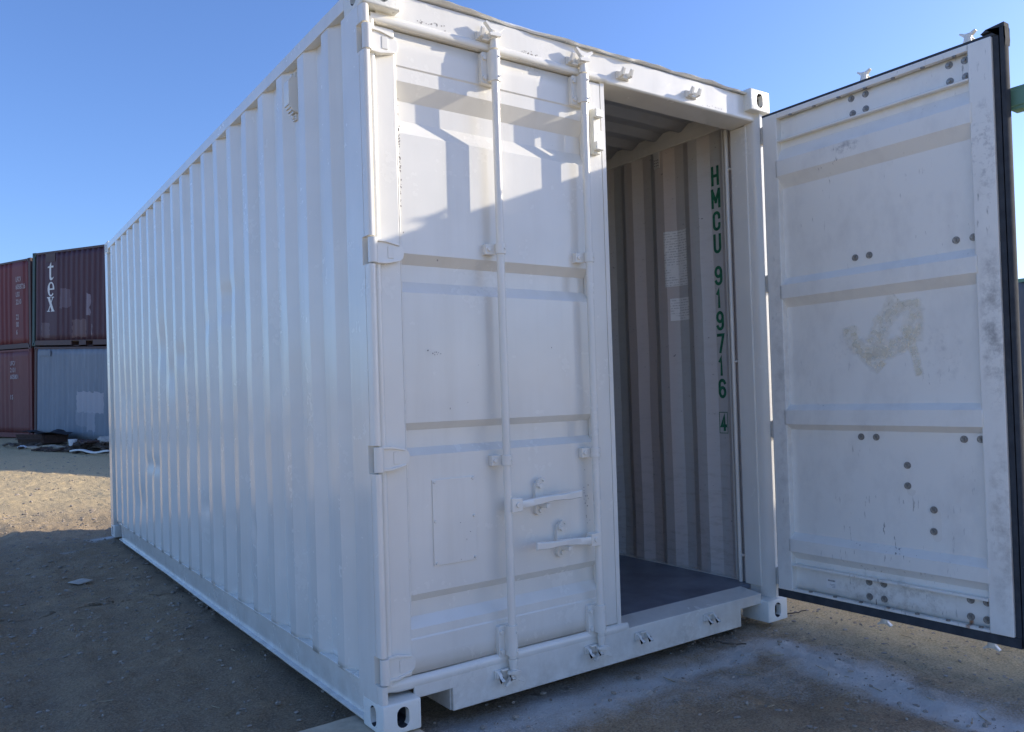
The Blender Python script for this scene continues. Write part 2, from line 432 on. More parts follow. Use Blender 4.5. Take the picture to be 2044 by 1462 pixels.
gm.polygons.add(len(F)); gm.polygons.foreach_set('loop_start', np.arange(0, F.size, 4, dtype=np.int32))
gm.update(calc_edges=True); gm.validate()
gm.polygons.foreach_set('use_smooth', [True] * len(F))
# overspray of white paint on the dirt: mark with a shape of its own
def seg_d(X, Y, a, b):
    ax, ay = a; bx, by = b
    t = np.clip(((X - ax) * (bx - ax) + (Y - ay) * (by - ay)) / ((bx - ax) ** 2 + (by - ay) ** 2), 0, 1)
    return np.hypot(X - ax - t * (bx - ax), Y - ay - t * (by - ay)), t
spray = np.zeros_like(GX)
for a, b, w, s in (((0.30, -0.02), (0.95, -0.10), 0.17, 0.90), ((0.95, -0.10), (2.06, -0.12), 0.13, 0.95), ((2.08, -0.16), (2.0, -0.75), 0.16, 1.1), ((2.0, -0.75), (1.97, -1.35), 0.13, 1.3),
                   ((0.30, 0.06), (2.2, 0.08), 0.12, 0.35), ((-0.16, 5.95), (0.05, 6.1), 0.10, 0.8), ((-0.7, 5.4), (-0.2, 5.5), 0.05, 0.35), ((1.2, -0.22), (1.95, -0.45), 0.22, 0.42)):
    d, t = seg_d(GX + 0.10 * fbm(GX * 4, GY * 4, 2, 21), GY + 0.10 * fbm(GX * 4 + 9, GY * 4, 2, 22), a, b)
    spray = np.maximum(spray, s * np.exp(-(d / w) ** 2))
at = gm.attributes.new('overspray', 'FLOAT', 'POINT')
at.data.foreach_set('value', spray.astype(np.float32).ravel())

def ground_mat():
    M = NT('yard_dirt')
    g = M.n('ShaderNodeNewGeometry'); P = g.outputs['Position']
    n_big = M.noise(0.55, 4, 0.55, P); n_mid = M.noise(5, 5, 0.6, P); n_fine = M.noise(95, 6, 0.78, P)
    c = M.mix(M.ramp(n_big, [(0.38, 0.0), (0.62, 1.0)]), (0.40, 0.285, 0.175), (0.53, 0.39, 0.245))
    c = M.mix(M.ramp(n_mid, [(0.38, 0.85), (0.60, 0.0)]), c, (0.34, 0.25, 0.165))
    c = M.mix(M.ramp(n_fine, [(0.51, 0.0), (0.60, 0.85)]), c, (0.54, 0.42, 0.29))
    c = M.mix(M.ramp(n_fine, [(0.38, 0.85), (0.48, 0.0)]), c, (0.20, 0.152, 0.108))
    # paler sand further from the box and on the far side of the open door
    sx = M.n('ShaderNodeSeparateXYZ'); M.l(P, sx.inputs[0])
    dry = M.math('MAXIMUM', M.ramp(M.math('MULTIPLY', sx.outputs[1], 0.05), [(0.30, 0.0), (0.5, 1.0)]), M.ramp(M.math('MULTIPLY', sx.outputs[0], 0.2), [(0.42, 0.0), (0.52, 1.0)]))
    # unseen yard beyond the frame, made pale to bounce sunlight onto the box
    dry = M.math('MAXIMUM', dry, M.ramp(M.math('MULTIPLY', sx.outputs[0], -0.1), [(0.30, 0.0), (0.42, 1.0)]))
    dry = M.math('MAXIMUM', dry, M.ramp(M.math('MULTIPLY', sx.outputs[1], -0.1), [(0.28, 0.0), (0.40, 1.0)]))
    dry = M.math('MULTIPLY', dry, M.ramp(n_mid, [(0.3, 1.0), (0.7, 0.7)]))
    c = M.mix(dry, c, M.mix(M.ramp(n_fine, [(0.40, 0.0), (0.60, 1.0)]), (0.52, 0.395, 0.215), (0.80, 0.635, 0.37)))
    v = M.n('ShaderNodeTexVoronoi', feature='F1'); M.l(P, v.inputs['Vector']); v.inputs['Scale'].default_value = 55
    peb = M.math('MULTIPLY', M.ramp(v.outputs['Distance'], [(0.16, 1.0), (0.24, 0.0)]), M.ramp(M.noise(18, 2, 0.5, P), [(0.52, 0.0), (0.6, 1.0)]))
    c = M.mix(M.math('MULTIPLY', peb, 0.55), c, (0.26, 0.23, 0.19))
    a = M.n('ShaderNodeAttribute', attribute_name='overspray')
    gr = M.math('ADD', M.math('MULTIPLY', M.noise(110, 4, 0.75, P), 0.62), M.math('MULTIPLY', M.noise(7, 4, 0.6, P), 0.38))
    k = M.math('MULTIPLY', M.ramp(M.math('ADD', M.math('MULTIPLY', a.outputs['Fac'], 1.0), M.math('MULTIPLY', M.math('SUBTRACT', gr, 0.5), 2.2)), [(0.16, 0.0), (0.92, 1.0)]), 0.88)
    c = M.mix(k, c, (0.80, 0.79, 0.755))
    M.base(c); M.rough(0.92); M.b.inputs['Specular IOR Level'].default_value = 0.2
    b = M.bump(M.noise(16, 5, 0.65, P), 0.7, 0.03)
    b = M.bump(n_fine, 1.0, 0.016, b)
    M.bump(peb, 0.5, 0.008, b)
    return M.m
gm.materials.append(ground_mat())
ground = bpy.data.objects.new('ground', gm); COL.objects.link(ground)
tag(ground, 'bare sandy dirt of the yard with a streak of white overspray', None, None, 'structure')

# ------------------------------------------------------------------ the white container
H, W, L = 2.896, 2.438, 6.058
box = empty('shipping_container')
tag(box, 'freshly painted white shipping container with its right door swung open', 'shipping container')

# --- corner castings (one mesh per corner, hollow, with slotted holes)
def slot(cx, cz, w, h, axis, a, b):
    pts = []
    r = w / 2
    for k in range(9): t = math.pi * k / 8; pts.append((cx + r * math.cos(t), cz + h / 2 - r + r * math.sin(t)))
    for k in range(9): t = math.pi + math.pi * k / 8; pts.append((cx + r * math.cos(t), cz - h / 2 + r + r * math.sin(t)))
    return MB().prism(pts, axis, a, b).mesh('s')
cw, cd, ch = 0.162, 0.178, 0.118
m0 = MB().box(0, cw, 0, cd, 0, ch).mesh('casting')
bmx = bmesh.new(); bmx.from_mesh(m0); bmesh.ops.bevel(bmx, geom=list(bmx.edges), offset=0.007, segments=3, affect='EDGES', profile=0.5); bmx.to_mesh(m0); bmx.free()
casting = boolean(m0, [MB().box(0.03, cw - 0.028, 0.03, cd - 0.028, 0.028, ch - 0.028).mesh('c'),
                       slot(cw / 2 + 0.003, 0.060, 0.052, 0.079, 1, -0.02, 0.05), slot(cd / 2 - 0.003, 0.060, 0.052, 0.079, 0, -0.02, 0.05),
                       slot(cd / 2, 0.0, 0.001, 0.002, 0, -5, -4)])
cv = np.array([v.co for v in casting.vertices]); cf = [tuple(p.vertices) for p in casting.polygons]
INSIDE = []
for f in cf:
    c_ = cv[list(f)].mean(0); INSIDE.append(0.020 < c_[0] < cw - 0.020 and 0.020 < c_[1] < cd - 0.020 and 0.020 < c_[2] < ch - 0.020)
def mark_inside(o, *a):
    o.data.materials.append(MAT['hollow_shade'])  # unpainted hollow, coloured near-black to deepen its shade
    o.data.polygons.foreach_set('material_index', [int(b) for b in INSIDE])
for sx_, X0 in ((1, 0.0), (-1, W)):
    for sy_, Y0 in ((1, 0.0), (-1, L)):
        for sz_, Z0 in ((1, 0.0), (-1, H)):
            mb = MB().add([(X0 + sx_ * p[0], Y0 + sy_ * p[1], Z0 + sz_ * p[2]) for p in cv], cf)
            mark_inside(obj('corner_casting', mb, MAT['white_cast'], box, smooth=40))

HINGE_Z = (2.655, 1.838, 1.040, 0.240)
HH = 0.048
def post_front(mir):
    fx = (lambda x: W - x) if mir else (lambda x: x)
    mb = MB()
    pts = [(0.0, 0.047), (0.034, 0.047), (0.060, 0.098), (0.075, 0.112), (0.075, 0.206), (0.0, 0.206)]
    zc = [ch - 0.004]
    for z in sorted(HINGE_Z): zc += [z - HH - 0.006, z + HH + 0.006]
    zc.append(H - ch + 0.004)
    deep = [(0.0, 0.064), (0.040, 0.064), (0.060, 0.098), (0.075, 0.112), (0.075, 0.206), (0.0, 0.206)]
    for i, (a, b) in enumerate(zip(zc, zc[1:])): mb.prism(deep if i % 2 else pts, 2, a, b)
    zs = [ch]
    for z in sorted(HINGE_Z): zs += [z - HH - 0.006, z + HH + 0.006]
    zs.append(H - ch)
    for a, b in zip(zs[::2], zs[1::2]):       # the front lip, cut away round each hinge
        lip = [(0.001, 0.046), (0.001, 0.018), (0.004, 0.009), (0.010, 0.005), (0.020, 0.005), (0.0265, 0.009), (0.029, 0.017), (0.029, 0.046)]
        mb.prism(lip, 2, a, b)
    if mir:
        mb = MB().prism([(0.0, 0.022), (0.064, 0.022), (0.086, 0.058), (0.086, 0.112), (0.073, 0.114), (0.073, 0.206), (0.0, 0.206)], 2, ch - 0.004, H - ch + 0.004)
    mb.map(lambda x, y, z: (fx(x), y, z))
    p = obj('corner_post', mb, MAT['white'], box, bevel=0.003 if mir else 0.0)
    return p
post_l = post_front(False); post_r = post_front(True)
for X0, s in ((0, 1), (W, -1)):
    mb = MB().prism([(X0 + s * 0.0, L - 0.002), (X0 + s * 0.10, L - 0.002), (X0 + s * 0.10, L - 0.06), (X0 + s * 0.06, L - 0.14), (X0 + s * 0.0, L - 0.14)], 2, ch - 0.004, H - ch + 0.004)
    obj('corner_post', mb, MAT['white'], box, bevel=0.003)

# --- corrugated side walls
def wall_profile(y_end):
    prof = [(0.200, 1.0)]
    k = -1
    while True:
        y0 = 0.355 + 0.280 * k
        for yy, d in ((y0, 0.0), (y0 + 0.072, 0.0), (y0 + 0.140, 1.0), (y0 + 0.212, 1.0)):
            if 0.205 < yy < y_end: prof.append((yy, d))
        if y0 > y_end: break
        k += 1
    prof.append((y_end, prof[-1][1]))
    return prof
def wall_mesh(mir, dents):
    prof = wall_profile(L - 0.13)
    # subdivide flats a little so dents can form
    P = []
    for (a, da), (b, db) in zip(prof, prof[1:]):
        n = 3
        for i in range(n): P.append((a + (b - a) * i / n, da + (db - da) * i / n))
    P.append(prof[-1])
    zs = np.linspace(0.160, 2.835, 90)
    Y = np.array([p[0] for p in P]); D = np.array([p[1] for p in P])
    YY, ZZ = np.meshgrid(Y, zs, indexing='ij'); DD = np.repeat(D[:, None], len(zs), 1)
    dx = 0.006 + 0.036 * DD + 0.0045 * fbm(YY * 1.1, ZZ * 0.9, 3, 31) + 0.0022 * fbm(YY * 6, ZZ * 2.5, 2, 35)
    for (cy, cz, ry, rz, a) in dents: dx = dx + a * np.exp(-((YY - cy) / ry) ** 2 - ((ZZ - cz) / rz) ** 2)
    YS = YY + 0.010 * fbm(YY * 2, ZZ * 1.6, 3, 41) * np.exp(-((ZZ - 1.5) / 0.9) ** 2)
    XX = (W - dx) if mir else dx
    return MB().add(np.stack([XX, YS, ZZ], -1).reshape(-1, 3), grid_faces(len(P), len(zs)))
dents = [(1.92, 1.90, .16, .06, .012), (1.95, 1.80, .12, .04, .010), (2.35, 1.78, .05, .08, .010), (3.05, 1.62, .10, .06, .012), (3.65, 1.70, .22, .16, .014), (3.40, 1.50, .10, .12, .012), (4.1, .80, .22, .05, .018),
         (4.6, .45, .25, .12, .012), (2.55, 0.62, .03, .05, .012), (1.95, .58, .03, .04, .012), (1.5, .60, .03, .05, .008), (0.75, 1.25, .2, .3, .004), (5.2, 1.3, .3, .3, .010), (2.9, 1.15, .2, .25, .007)]
wall_l = obj('side_wall', wall_mesh(False, dents), MAT['white'], box, smooth=18, solid=0.003)
wall_r = obj('side_wall', wall_mesh(True, [(0.9, 1.2, .2, .3, .008), (1.3, .5, .2, .2, -.008)]), MAT['inner_wall'], box, smooth=18, solid=0.003)
# a fillet of paint where each wall's corrugations meet the rails is left by the rails' own flanges

for mir in (0, 1):
    fx = (lambda x: W - x) if mir else (lambda x: x)
    mb = MB().prism([(fx(0.001), 2.815), (fx(0.001), 2.872), (fx(0.006), 2.879), (fx(0.06), 2.879), (fx(0.06), 2.815)], 1, cd - 0.001, L - cd + 0.001)
    if mir: mb.box(W - 0.062, W - 0.046, cd, L - cd, 2.772, 2.83)
    obj('top_rail', mb, MAT['white'], box, bevel=0.003)
    ys = np.linspace(cd - 0.001, (L - cd + 0.001) if mir else (L - 0.44), 60)
    mb = MB()
    web = []
    for i, y in enumerate(ys):
        e = 0.0022 * fbm(np.array(y * 3.0), np.array(1.0), 2, 51); e2 = 0.004 * fbm(np.array(y * 2.2), np.array(4.0), 2, 52)
        prof = [(0.004, 0.170), (0.048, 0.170), (0.048, 0.014), (0.002 + e2, 0.013 + e), (0.002 + e2, 0.022 + e), (0.024, 0.025), (0.020, 0.160), (0.004, 0.162)]
        web.append([(fx(px), y, pz) for px, pz in prof])
    n = 8; vs = [p for r in web for p in r]; fs = []
    for i in range(len(ys) - 1):
        for k in range(n): fs.append((i * n + k, i * n + (k + 1) % n, (i + 1) * n + (k + 1) % n, (i + 1) * n + k))
    fs += [tuple(range(n)), tuple(range(len(vs) - n, len(vs)))]
    mb.add(vs, fs)
    obj('bottom_rail', mb, MAT['white'], box, bevel=0.0015)

# roof with die-pressed ribs, end wall, floor
rp = []
y = 0.2
while y < L - 0.15:
    for dy, d in ((0, 0), (0.06, 1), (0.13, 1), (0.19, 0)): rp.append((y + dy, d))
    y += 0.21
rv = []
for yv, d in rp:
    for xx in np.linspace(0.04, W - 0.04, 14): rv.append((xx, yv, 2.842 + 0.032 * d + 0.004 * float(fbm(np.array(xx * 2), np.array(yv * 2), 2, 61))))
obj('roof_panel', MB().add(rv, grid_faces(len(rp), 14)), MAT['roof_inner'], box, smooth=20, solid=0.003)
ev = []; ep = []
xx = 0.08
while xx < W - 0.1:
    for dx_, d in ((0, 0), (0.10, 0), (0.15, 1), (0.22, 1)): ep.append((min(xx + dx_, W - 0.08), d))
    xx += 0.27
for xv, d in ep:
    for zv in (0.15, 1.5, 2.84): ev.append((xv, L - 0.02 - 0.045 * d, zv))
obj('end_wall', MB().add(ev, grid_faces(len(ep), 3)), MAT['inner_wall'], box, smooth=20, solid=0.003)
obj('end_rail', MB().box(0.1, W - 0.1, L - 0.10, L - 0.004, 2.80, 2.88), MAT['white'], box, bevel=0.004)
obj('end_sill', MB().box(0.161, W - 0.161, L - 0.12, L - 0.006, 0.02, 0.16), MAT['white'], box, bevel=0.004)
obj('floor_panel', MB().box(0.05, W - 0.05, 0.185, L - 0.10, 0.142, 0.168), MAT['floor'], box, bevel=0.002)
for yv in np.arange(0.55, 5.9, 0.42):
    obj('cross_member', MB().box(0.05, W - 0.05, yv, yv + 0.05, 0.03, 0.141), MAT['old_white'], box, smooth=0)

# --- header: box with a ragged folded lip along its top edge
header = obj('door_header', MB().prism([(0.046, 2.742), (0.053, 2.735), (0.20, 2.726), (0.20, 2.868), (0.046, 2.868)], 0, 0.075, W - 0.075), MAT['white'], box, bevel=0.004)
hx = np.linspace(0.155, W - 0.155, 110)
lipv = []
for xv in hx:
    a = float(fbm(np.array(xv * 3.2), np.array(0.3), 3, 71)); b = float(fbm(np.array(xv * 5.0), np.array(2.3), 3, 73))
    z0 = 2.884 + 0.030 * a; y0 = 0.030 + 0.030 * b
    lipv += [(xv, 0.16, 2.880), (xv, 0.05, 2.889 + 0.008 * a), (xv, y0, z0), (xv, y0 + 0.004, z0 - 0.006), (xv, 0.0505, 2.872 + 0.006 * b)]
lp = MB().add(lipv, grid_faces(len(hx), 5))
obj('header_lip', lp, MAT['white'], header, solid=0.003, smooth=50)
# --- sill with two cut-outs beside the castings
sill = MB()
sill.prism([(0.158, 0.166), (0.30, 0.166), (0.30, 0.100), (0.158, 0.100)], 1, 0.047, 0.06)
pts = [(0.159, 0.152), (W - 0.159, 0.152), (W - 0.159, 0.097), (2.107, 0.097), (2.107, 0.006), (0.331, 0.006), (0.331, 0.097), (0.159, 0.097)]
sill = MB().prism(pts, 1, 0.047, 0.060)
sill_o = obj('door_sill', sill, MAT['white'], box, bevel=0.004)
obj('threshold_plate', MB().prism([(0.0475, 0.1525), (0.0475, 0.144), (0.186, 0.152), (0.186, 0.1685)], 0, 0.160, W - 0.160), MAT['white'], sill_o, bevel=0.003)
for xa in (0.331, 2.107): obj('pocket_plate', MB().box(xa - 0.006, xa + 0.006, 0.0605, 0.40, 0.008, 0.14), MAT['white'], sill_o, bevel=0.001)
obj('sill_web', MB().box(0.1625, W - 0.1625, 0.40, 0.412, 0.012, 0.141), MAT['old_white'], sill_o, smooth=0)

def keeper(x, z, up, parent):
    mb = MB()
    mb.box(x - 0.040, x + 0.040, 0.036, 0.0465, z - 0.020, z + 0.016)
    for s in (-1, 1):
        mb.prism([(0.037, z - 0.016), (0.008, z - 0.012), (-0.004, z + up * 0.020), (0.004, z + up * 0.026), (0.020, z + 0.006), (0.037, z + 0.014)], 0, x + s * 0.026 - 0.009, x + s * 0.026 + 0.009)
    mb.box(x - 0.0155, x + 0.0155, 0.020, 0.0355, z - up * 0.016 - 0.004, z - up * 0.016 + 0.004)
    obj('cam_keeper', mb, MAT['white'], parent, bevel=0.0025)
for x in (0.572, 1.060, 1.372, 1.850):
    keeper(x, 2.788, 1, header); keeper(x, 0.108, -1, sill_o)

# ------------------------------------------------------------------ doors
def bolt_mb(mb, T, u, v, z, r, d, n=6):
    p0 = Vector(T(u, v, z)); p1 = Vector(T(u, v - d, z)); mb.cyl(p0, p1, r, n)
GROOVES = [(2.535, 2.468, 2.388, 2.325), (1.846, 1.806, 1.737, 1.690), (1.172, 1.142, 1.070, 1.040), (0.494, 0.460, 0.398, 0.358)]
VF, VG = 0.0735, 0.1095          # field and groove depth
U0, U1 = 0.047, 1.216           # hinge edge, meeting edge
FU0, FU1 = 0.137, 1.118         # inner edges of the vertical frame members
def panel_mb(T):
    prof = [(2.727, VF - .004)]
    pr = [(2.596, VF - .004), (2.590, VF)]
    for a, b, c, d in GROOVES: pr += [(a, VF), (b, VG), (c, VG), (d, VF)]
    pr += [(0.324, VF), (0.318, VF - .004)]
    prof += pr + [(0.185, VF - .004)]
    us = np.concatenate([[FU0 - .01], np.linspace(FU0, FU1, 24), [FU1 + .01]])
    # refine the z profile; corners of the pressed grooves rounded
    Z = []
    for (a, va), (b, vb) in zip(prof, prof[1:]):
        n = max(1, int(abs(a - b) / 0.05))
        for i in range(n): Z.append((a + (b - a) * i / n, va + (vb - va) * i / n))
    Z.append(prof[-1])
    vs = []
    for u in us:
        for z, v in Z:
            w = 0.003 * float(fbm(np.array(u * 2.3 + 3), np.array(z * 1.7), 2, 81)) + 0.004 * math.exp(-((u - 1.03) / .05) ** 2 - ((z - 1.18) / .04) ** 2)
            vs.append(T(u, v + w, z))
    return MB().add(vs, grid_faces(len(us), len(Z)))
def rod_set(door, T, u, side, handle_z, hdir, mat, handle=True):
    vr = 0.021
    mb = MB().cyl(T(u, vr, 0.166), T(u, vr, 2.732), 0.0168, 20)
    for z0, z1 in ((2.738, 2.790), (0.165, 0.120)): mb.cyl(T(u, vr, z0), T(u, vr, z1), 0.0200, 18, 0.0150)
    obj('locking_rod', mb, mat, door, smooth=40)
    ks = 1.12 if T is TL else 0.78
    for zc, s in ((2.806 if ks > 1 else 2.792, 1), (0.098 if ks > 1 else 0.112, -1)):         # cam heads
        mb = MB()
        mb.cyl(T(u, vr, zc - s * 0.030), T(u, vr, zc + s * 0.012), 0.015, 14)
        out = [(a_ * ks, b_ * ks) for a_, b_ in [(-0.046, 0.030), (-0.040, 0.036), (-0.016, 0.024), (0.014, 0.022), (0.040, 0.034), (0.046, 0.026), (0.022, 0.004), (0.020, -0.010), (-0.016, -0.012), (-0.020, 0.004)]]
        va, vb = vr - 0.016, vr + 0.004
        n = len(out)
        mb.add([T(u + a, va, zc + s * b) for a, b in out] + [T(u + a, vb, zc + s * b) for a, b in out],
               [tuple(range(n)), tuple(range(n, 2 * n))] + [(i, (i + 1) % n, (i + 1) % n + n, i + n) for i in range(n)])
        low = [(a_ * ks, b_ * ks) for a_, b_ in [(-0.036, -0.012), (-0.030, -0.022), (0.018, -0.018), (0.026, -0.008), (0.004, -0.002)]]
        n = len(low)
        mb.add([T(u + a, va - .012, zc + s * b) for a, b in low] + [T(u + a, va + .006, zc + s * b) for a, b in low],
               [tuple(range(n)), tuple(range(n, 2 * n))] + [(i, (i + 1) % n, (i + 1) % n + n, i + n) for i in range(n)])
        obj('rod_cam', mb, mat, door, bevel=0.002)
    for z0, z1 in ((2.592, 2.728), (0.170, 0.302)):  # end brackets with bolts
        mb = MB(); 
        ua, ub = u - side * 0.052, u + side * 0.034
        pl = []
        rr = 0.012
        lo, hi = min(ua, ub), max(ua, ub)
        for cx, cz, t0 in ((hi - rr, z1 - rr, 0), (lo + rr, z1 - rr, 1), (lo + rr, z0 + rr, 2), (hi - rr, z0 + rr, 3)):
            for k in range(5):
                t = (t0 + k / 4) * math.pi / 2; pl.append((cx + rr * math.cos(t), cz + rr * math.sin(t)))
        n = len(pl)
        mb.add([T(a, 0.0445, b) for a, b in pl] + [T(a, 0.0690, b) for a, b in pl], [tuple(range(n)), tuple(range(n, 2 * n))] + [(i, (i + 1) % n, (i + 1) % n + n, i + n) for i in range(n)])
        mb.cyl(T(u, vr, z0 + 0.008), T(u, vr, z1 + 0.002), 0.0235, 20)
        mb.add([T(u - 0.0234, vr, z0 + .010), T(u + 0.0234, vr, z0 + .010), T(u + 0.0234, 0.046, z0 + .010), T(u - 0.0234, 0.046, z0 + .010),
                T(u - 0.0234, vr, z1 - .002), T(u + 0.0234, vr, z1 - .002), T(u + 0.0234, 0.046, z1 - .002), T(u - 0.0234, 0.046, z1 - .002)],
               [(0, 3, 2, 1), (4, 5, 6, 7), (0, 1, 5, 4), (1, 2, 6, 5), (2, 3, 7, 6), (3, 0, 4, 7)])
        br = obj('rod_bracket', mb, mat, door, bevel=0.0015)
        for zz in (z0 + 0.026, z1 - 0.026):
            b2 = MB(); bolt_mb(b2, T, u - side * 0.038, 0.045, zz, 0.0105, 0.009, 6); obj('bracket_bolt', b2, mat, door, smooth=0)
            b2 = MB(); bolt_mb(b2, T, u + side * 0.010, -0.0020, zz, 0.0055, 0.003, 8); obj('bracket_bolt', b2, mat, door, smooth=0)
    for zc in (1.888, 0.996):                        # small guide straps
        mb = MB(); h = 0.022
        mb.cyl(T(u, vr, zc - h), T(u, vr, zc + h), 0.0225, 18)
        a = [T(u - side * 0.058, 0.046, zc - h), T(u - side * 0.010, 0.036, zc - h), T(u - side * 0.010, 0.0730, zc - h), T(u - side * 0.058, 0.0730, zc - h)]
        b = [T(u - side * 0.058, 0.046, zc + h), T(u - side * 0.010, 0.036, zc + h), T(u - side * 0.010, 0.0730, zc + h), T(u - side * 0.058, 0.0730, zc + h)]
        mb.add(a + b, [(0, 3, 2, 1), (4, 5, 6, 7), (0, 1, 5, 4), (1, 2, 6, 5), (2, 3, 7, 6), (3, 0, 4, 7)])
        bolt_mb(mb, T, u - side * 0.043, 0.046, zc, 0.0105, 0.010, 6)
        bolt_mb(mb, T, u + side * 0.009, -0.001, zc, 0.005, 0.004, 8)
        obj('rod_guide', mb, mat, door, bevel=0.0015)
    if not handle: return
    z = handle_z
    mb = MB()                                        # hub clevis
    for v0, v1 in ((-0.006, 0.0),):
        pass
    q = [(u + hdir * 0.004, z - 0.030), (u + hdir * 0.058, z - 0.027), (u + hdir * 0.058, z + 0.027), (u + hdir * 0.004, z + 0.030)]
    mb.add([T(a, -0.004, b) for a, b in q] + [T(a, 0.034, b) for a, b in q], [(0, 1, 2, 3), (4, 7, 6, 5), (0, 4, 5, 1), (1, 5, 6, 2), (2, 6, 7, 3), (3, 7, 4, 0)])
    bolt_mb(mb, T, u + hdir * 0.034, -0.004, z, 0.0115, 0.008, 10)
    obj('handle_hub', mb, mat, door, bevel=0.002)
    # lever: flat bar that twists, swells in the middle and ends as a flat grip
    st = [(0.050, 0.013, 0.004, 0.004, 0), (0.12, 0.013, 0.004, 0.002, .004), (0.165, 0.012, 0.007, -0.002, .010), (0.215, 0.010, 0.010, -0.006, .014), (0.265, 0.010, 0.009, -0.008, .014), (0.31, 0.012, 0.007, -0.010, .013), (0.375, 0.013, 0.006, -0.012, .018)]
    rings = []
    for du, hz, hv, vc, zc in st:
        uu = u + hdir * du; zz = z + zc - 0.002
        rings.append([T(uu, vc - hv, zz - hz), T(uu, vc - hv * .4, zz - hz * 1.3), T(uu, vc + hv, zz - hz * 1.3), T(uu, vc + hv, zz + hz * 1.3), T(uu, vc - hv * .4, zz + hz * 1.3), T(uu, vc - hv, zz + hz)])
    n = 6; vs = [p for r_ in rings for p in r_]; fs = [tuple(range(n)), tuple(range(len(vs) - n, len(vs)))]
    for i in range(len(rings) - 1):
        for k in range(n): fs.append((i * n + k, i * n + (k + 1) % n, (i + 1) * n + (k + 1) % n, (i + 1) * n + k))
    obj('door_handle', MB().add(vs, fs), mat, door, bevel=0.0015)
    # catch: rounded strip with a hook on top
    uc = u + hdir * 0.190 - 0.0
    mb = MB(); pl = []
    for k in range(9): t = math.pi * k / 8; pl.append((uc + 0.022 * math.cos(t), z + 0.062 + 0.022 * math.sin(t)))
    for k in range(9): t = math.pi + math.pi * k / 8; pl.append((uc + 0.022 * math.cos(t), z - 0.044 + 0.022 * math.sin(t)))
    n = len(pl)
    mb.add([T(a, 0.053, b) for a, b in pl] + [T(a, 0.0745, b) for a, b in pl], [tuple(range(n)), tuple(range(n, 2 * n))] + [(i, (i + 1) % n, (i + 1) % n + n, i + n) for i in range(n)])
    bolt_mb(mb, T, uc + 0.003, 0.054, z + 0.062, 0.0115, 0.014, 8); bolt_mb(mb, T, uc + 0.003, 0.054, z - 0.044, 0.0115, 0.012, 8)
    hk = []
    for k in range(10): t = R(35 + k * 17); hk.append((uc + 0.006 + 0.026 * math.cos(t), z + 0.066 + 0.034 * math.sin(t)))
    for k in range(9, -1, -1): t = R(35 + k * 17); hk.append((uc + 0.008 + 0.013 * math.cos(t), z + 0.066 + 0.022 * math.sin(t)))
    n = len(hk)
    for i in range(9):
        q = [hk[i], hk[i + 1], hk[n - 2 - i], hk[n - 1 - i]]
        mb.add([T(a, 0.040, b) for a, b in q] + [T(a, 0.054, b) for a, b in q], [(0, 1, 2, 3), (4, 7, 6, 5), (0, 4, 5, 1), (1, 5, 6, 2), (2, 6, 7, 3), (3, 7, 4, 0)])
    q = [(uc - 0.004, z - 0.030), (uc + 0.016, z - 0.030), (uc + 0.016, z - 0.012), (uc - 0.004, z - 0.012)]
    mb.add([T(a, -0.004, b) for a, b in q] + [T(a, 0.055, b) for a, b in q], [(0, 1, 2, 3), (4, 7, 6, 5), (0, 4, 5, 1), (1, 5, 6, 2), (2, 6, 7, 3), (3, 7, 4, 0)])
    obj('handle_catch', mb, mat, door, bevel=0.0015)

def Tbox(mb, T, u0, u1, v0, v1, z0, z1):
    mb.add([T(u0, v0, z0), T(u1, v0, z0), T(u1, v1, z0), T(u0, v1, z0), T(u0, v0, z1), T(u1, v0, z1), T(u1, v1, z1), T(u0, v1, z1)],
           [(0, 3, 2, 1), (4, 5, 6, 7), (0, 1, 5, 4), (1, 2, 6, 5), (2, 3, 7, 6), (3, 0, 4, 7)])
    return mb
def hinge(door, T, z, mat):
    mb = MB()
    mb.cyl(T(0, 0.020, z - HH), T(0, 0.020, z + HH), 0.0185, 20)
    pl = [(0.0, z - HH), (0.060, z - HH), (0.128, z - 0.030), (0.139, z - 0.020), (0.143, z - 0.006), (0.143, z + 0.010), (0.138, z + 0.022), (0.124, z + 0.032), (0.060, z + HH - .006), (0.0, z + HH - .004)]
    n = len(pl)
    mb.add([T(a, 0.030 + a * 0.07, b) for a, b in pl] + [T(a, 0.0575, b) for a, b in pl], [tuple(range(n)), tuple(range(n, 2 * n))] + [(i, (i + 1) % n, (i + 1) % n + n, i + n) for i in range(n)])
    for s in (-1, 1):   # raised ribs along the blade
        za, zb = z + s * (HH - 0.005), z + s * 0.030
        q = [(0.018, za - s * 0.006), (0.060, za - s * 0.006), (0.122, zb - s * 0.004), (0.122, zb + s * 0.003), (0.060, za + s * 0.004), (0.018, za + s * 0.004)]
        n = 6
        mb.add([T(a, 0.020 + a * 0.10, b) for a, b in q] + [T(a, 0.036 + a * .07, b) for a, b in q], [tuple(range(n)), tuple(range(n, 2 * n))] + [(i, (i + 1) % n, (i + 1) % n + n, i + n) for i in range(n)])
    Tbox(mb, T, 0.070, 0.096, 0.0325, 0.05, z - 0.024, z + 0.024)
    h = obj('hinge', mb, mat, door, bevel=0.0015)
    return h

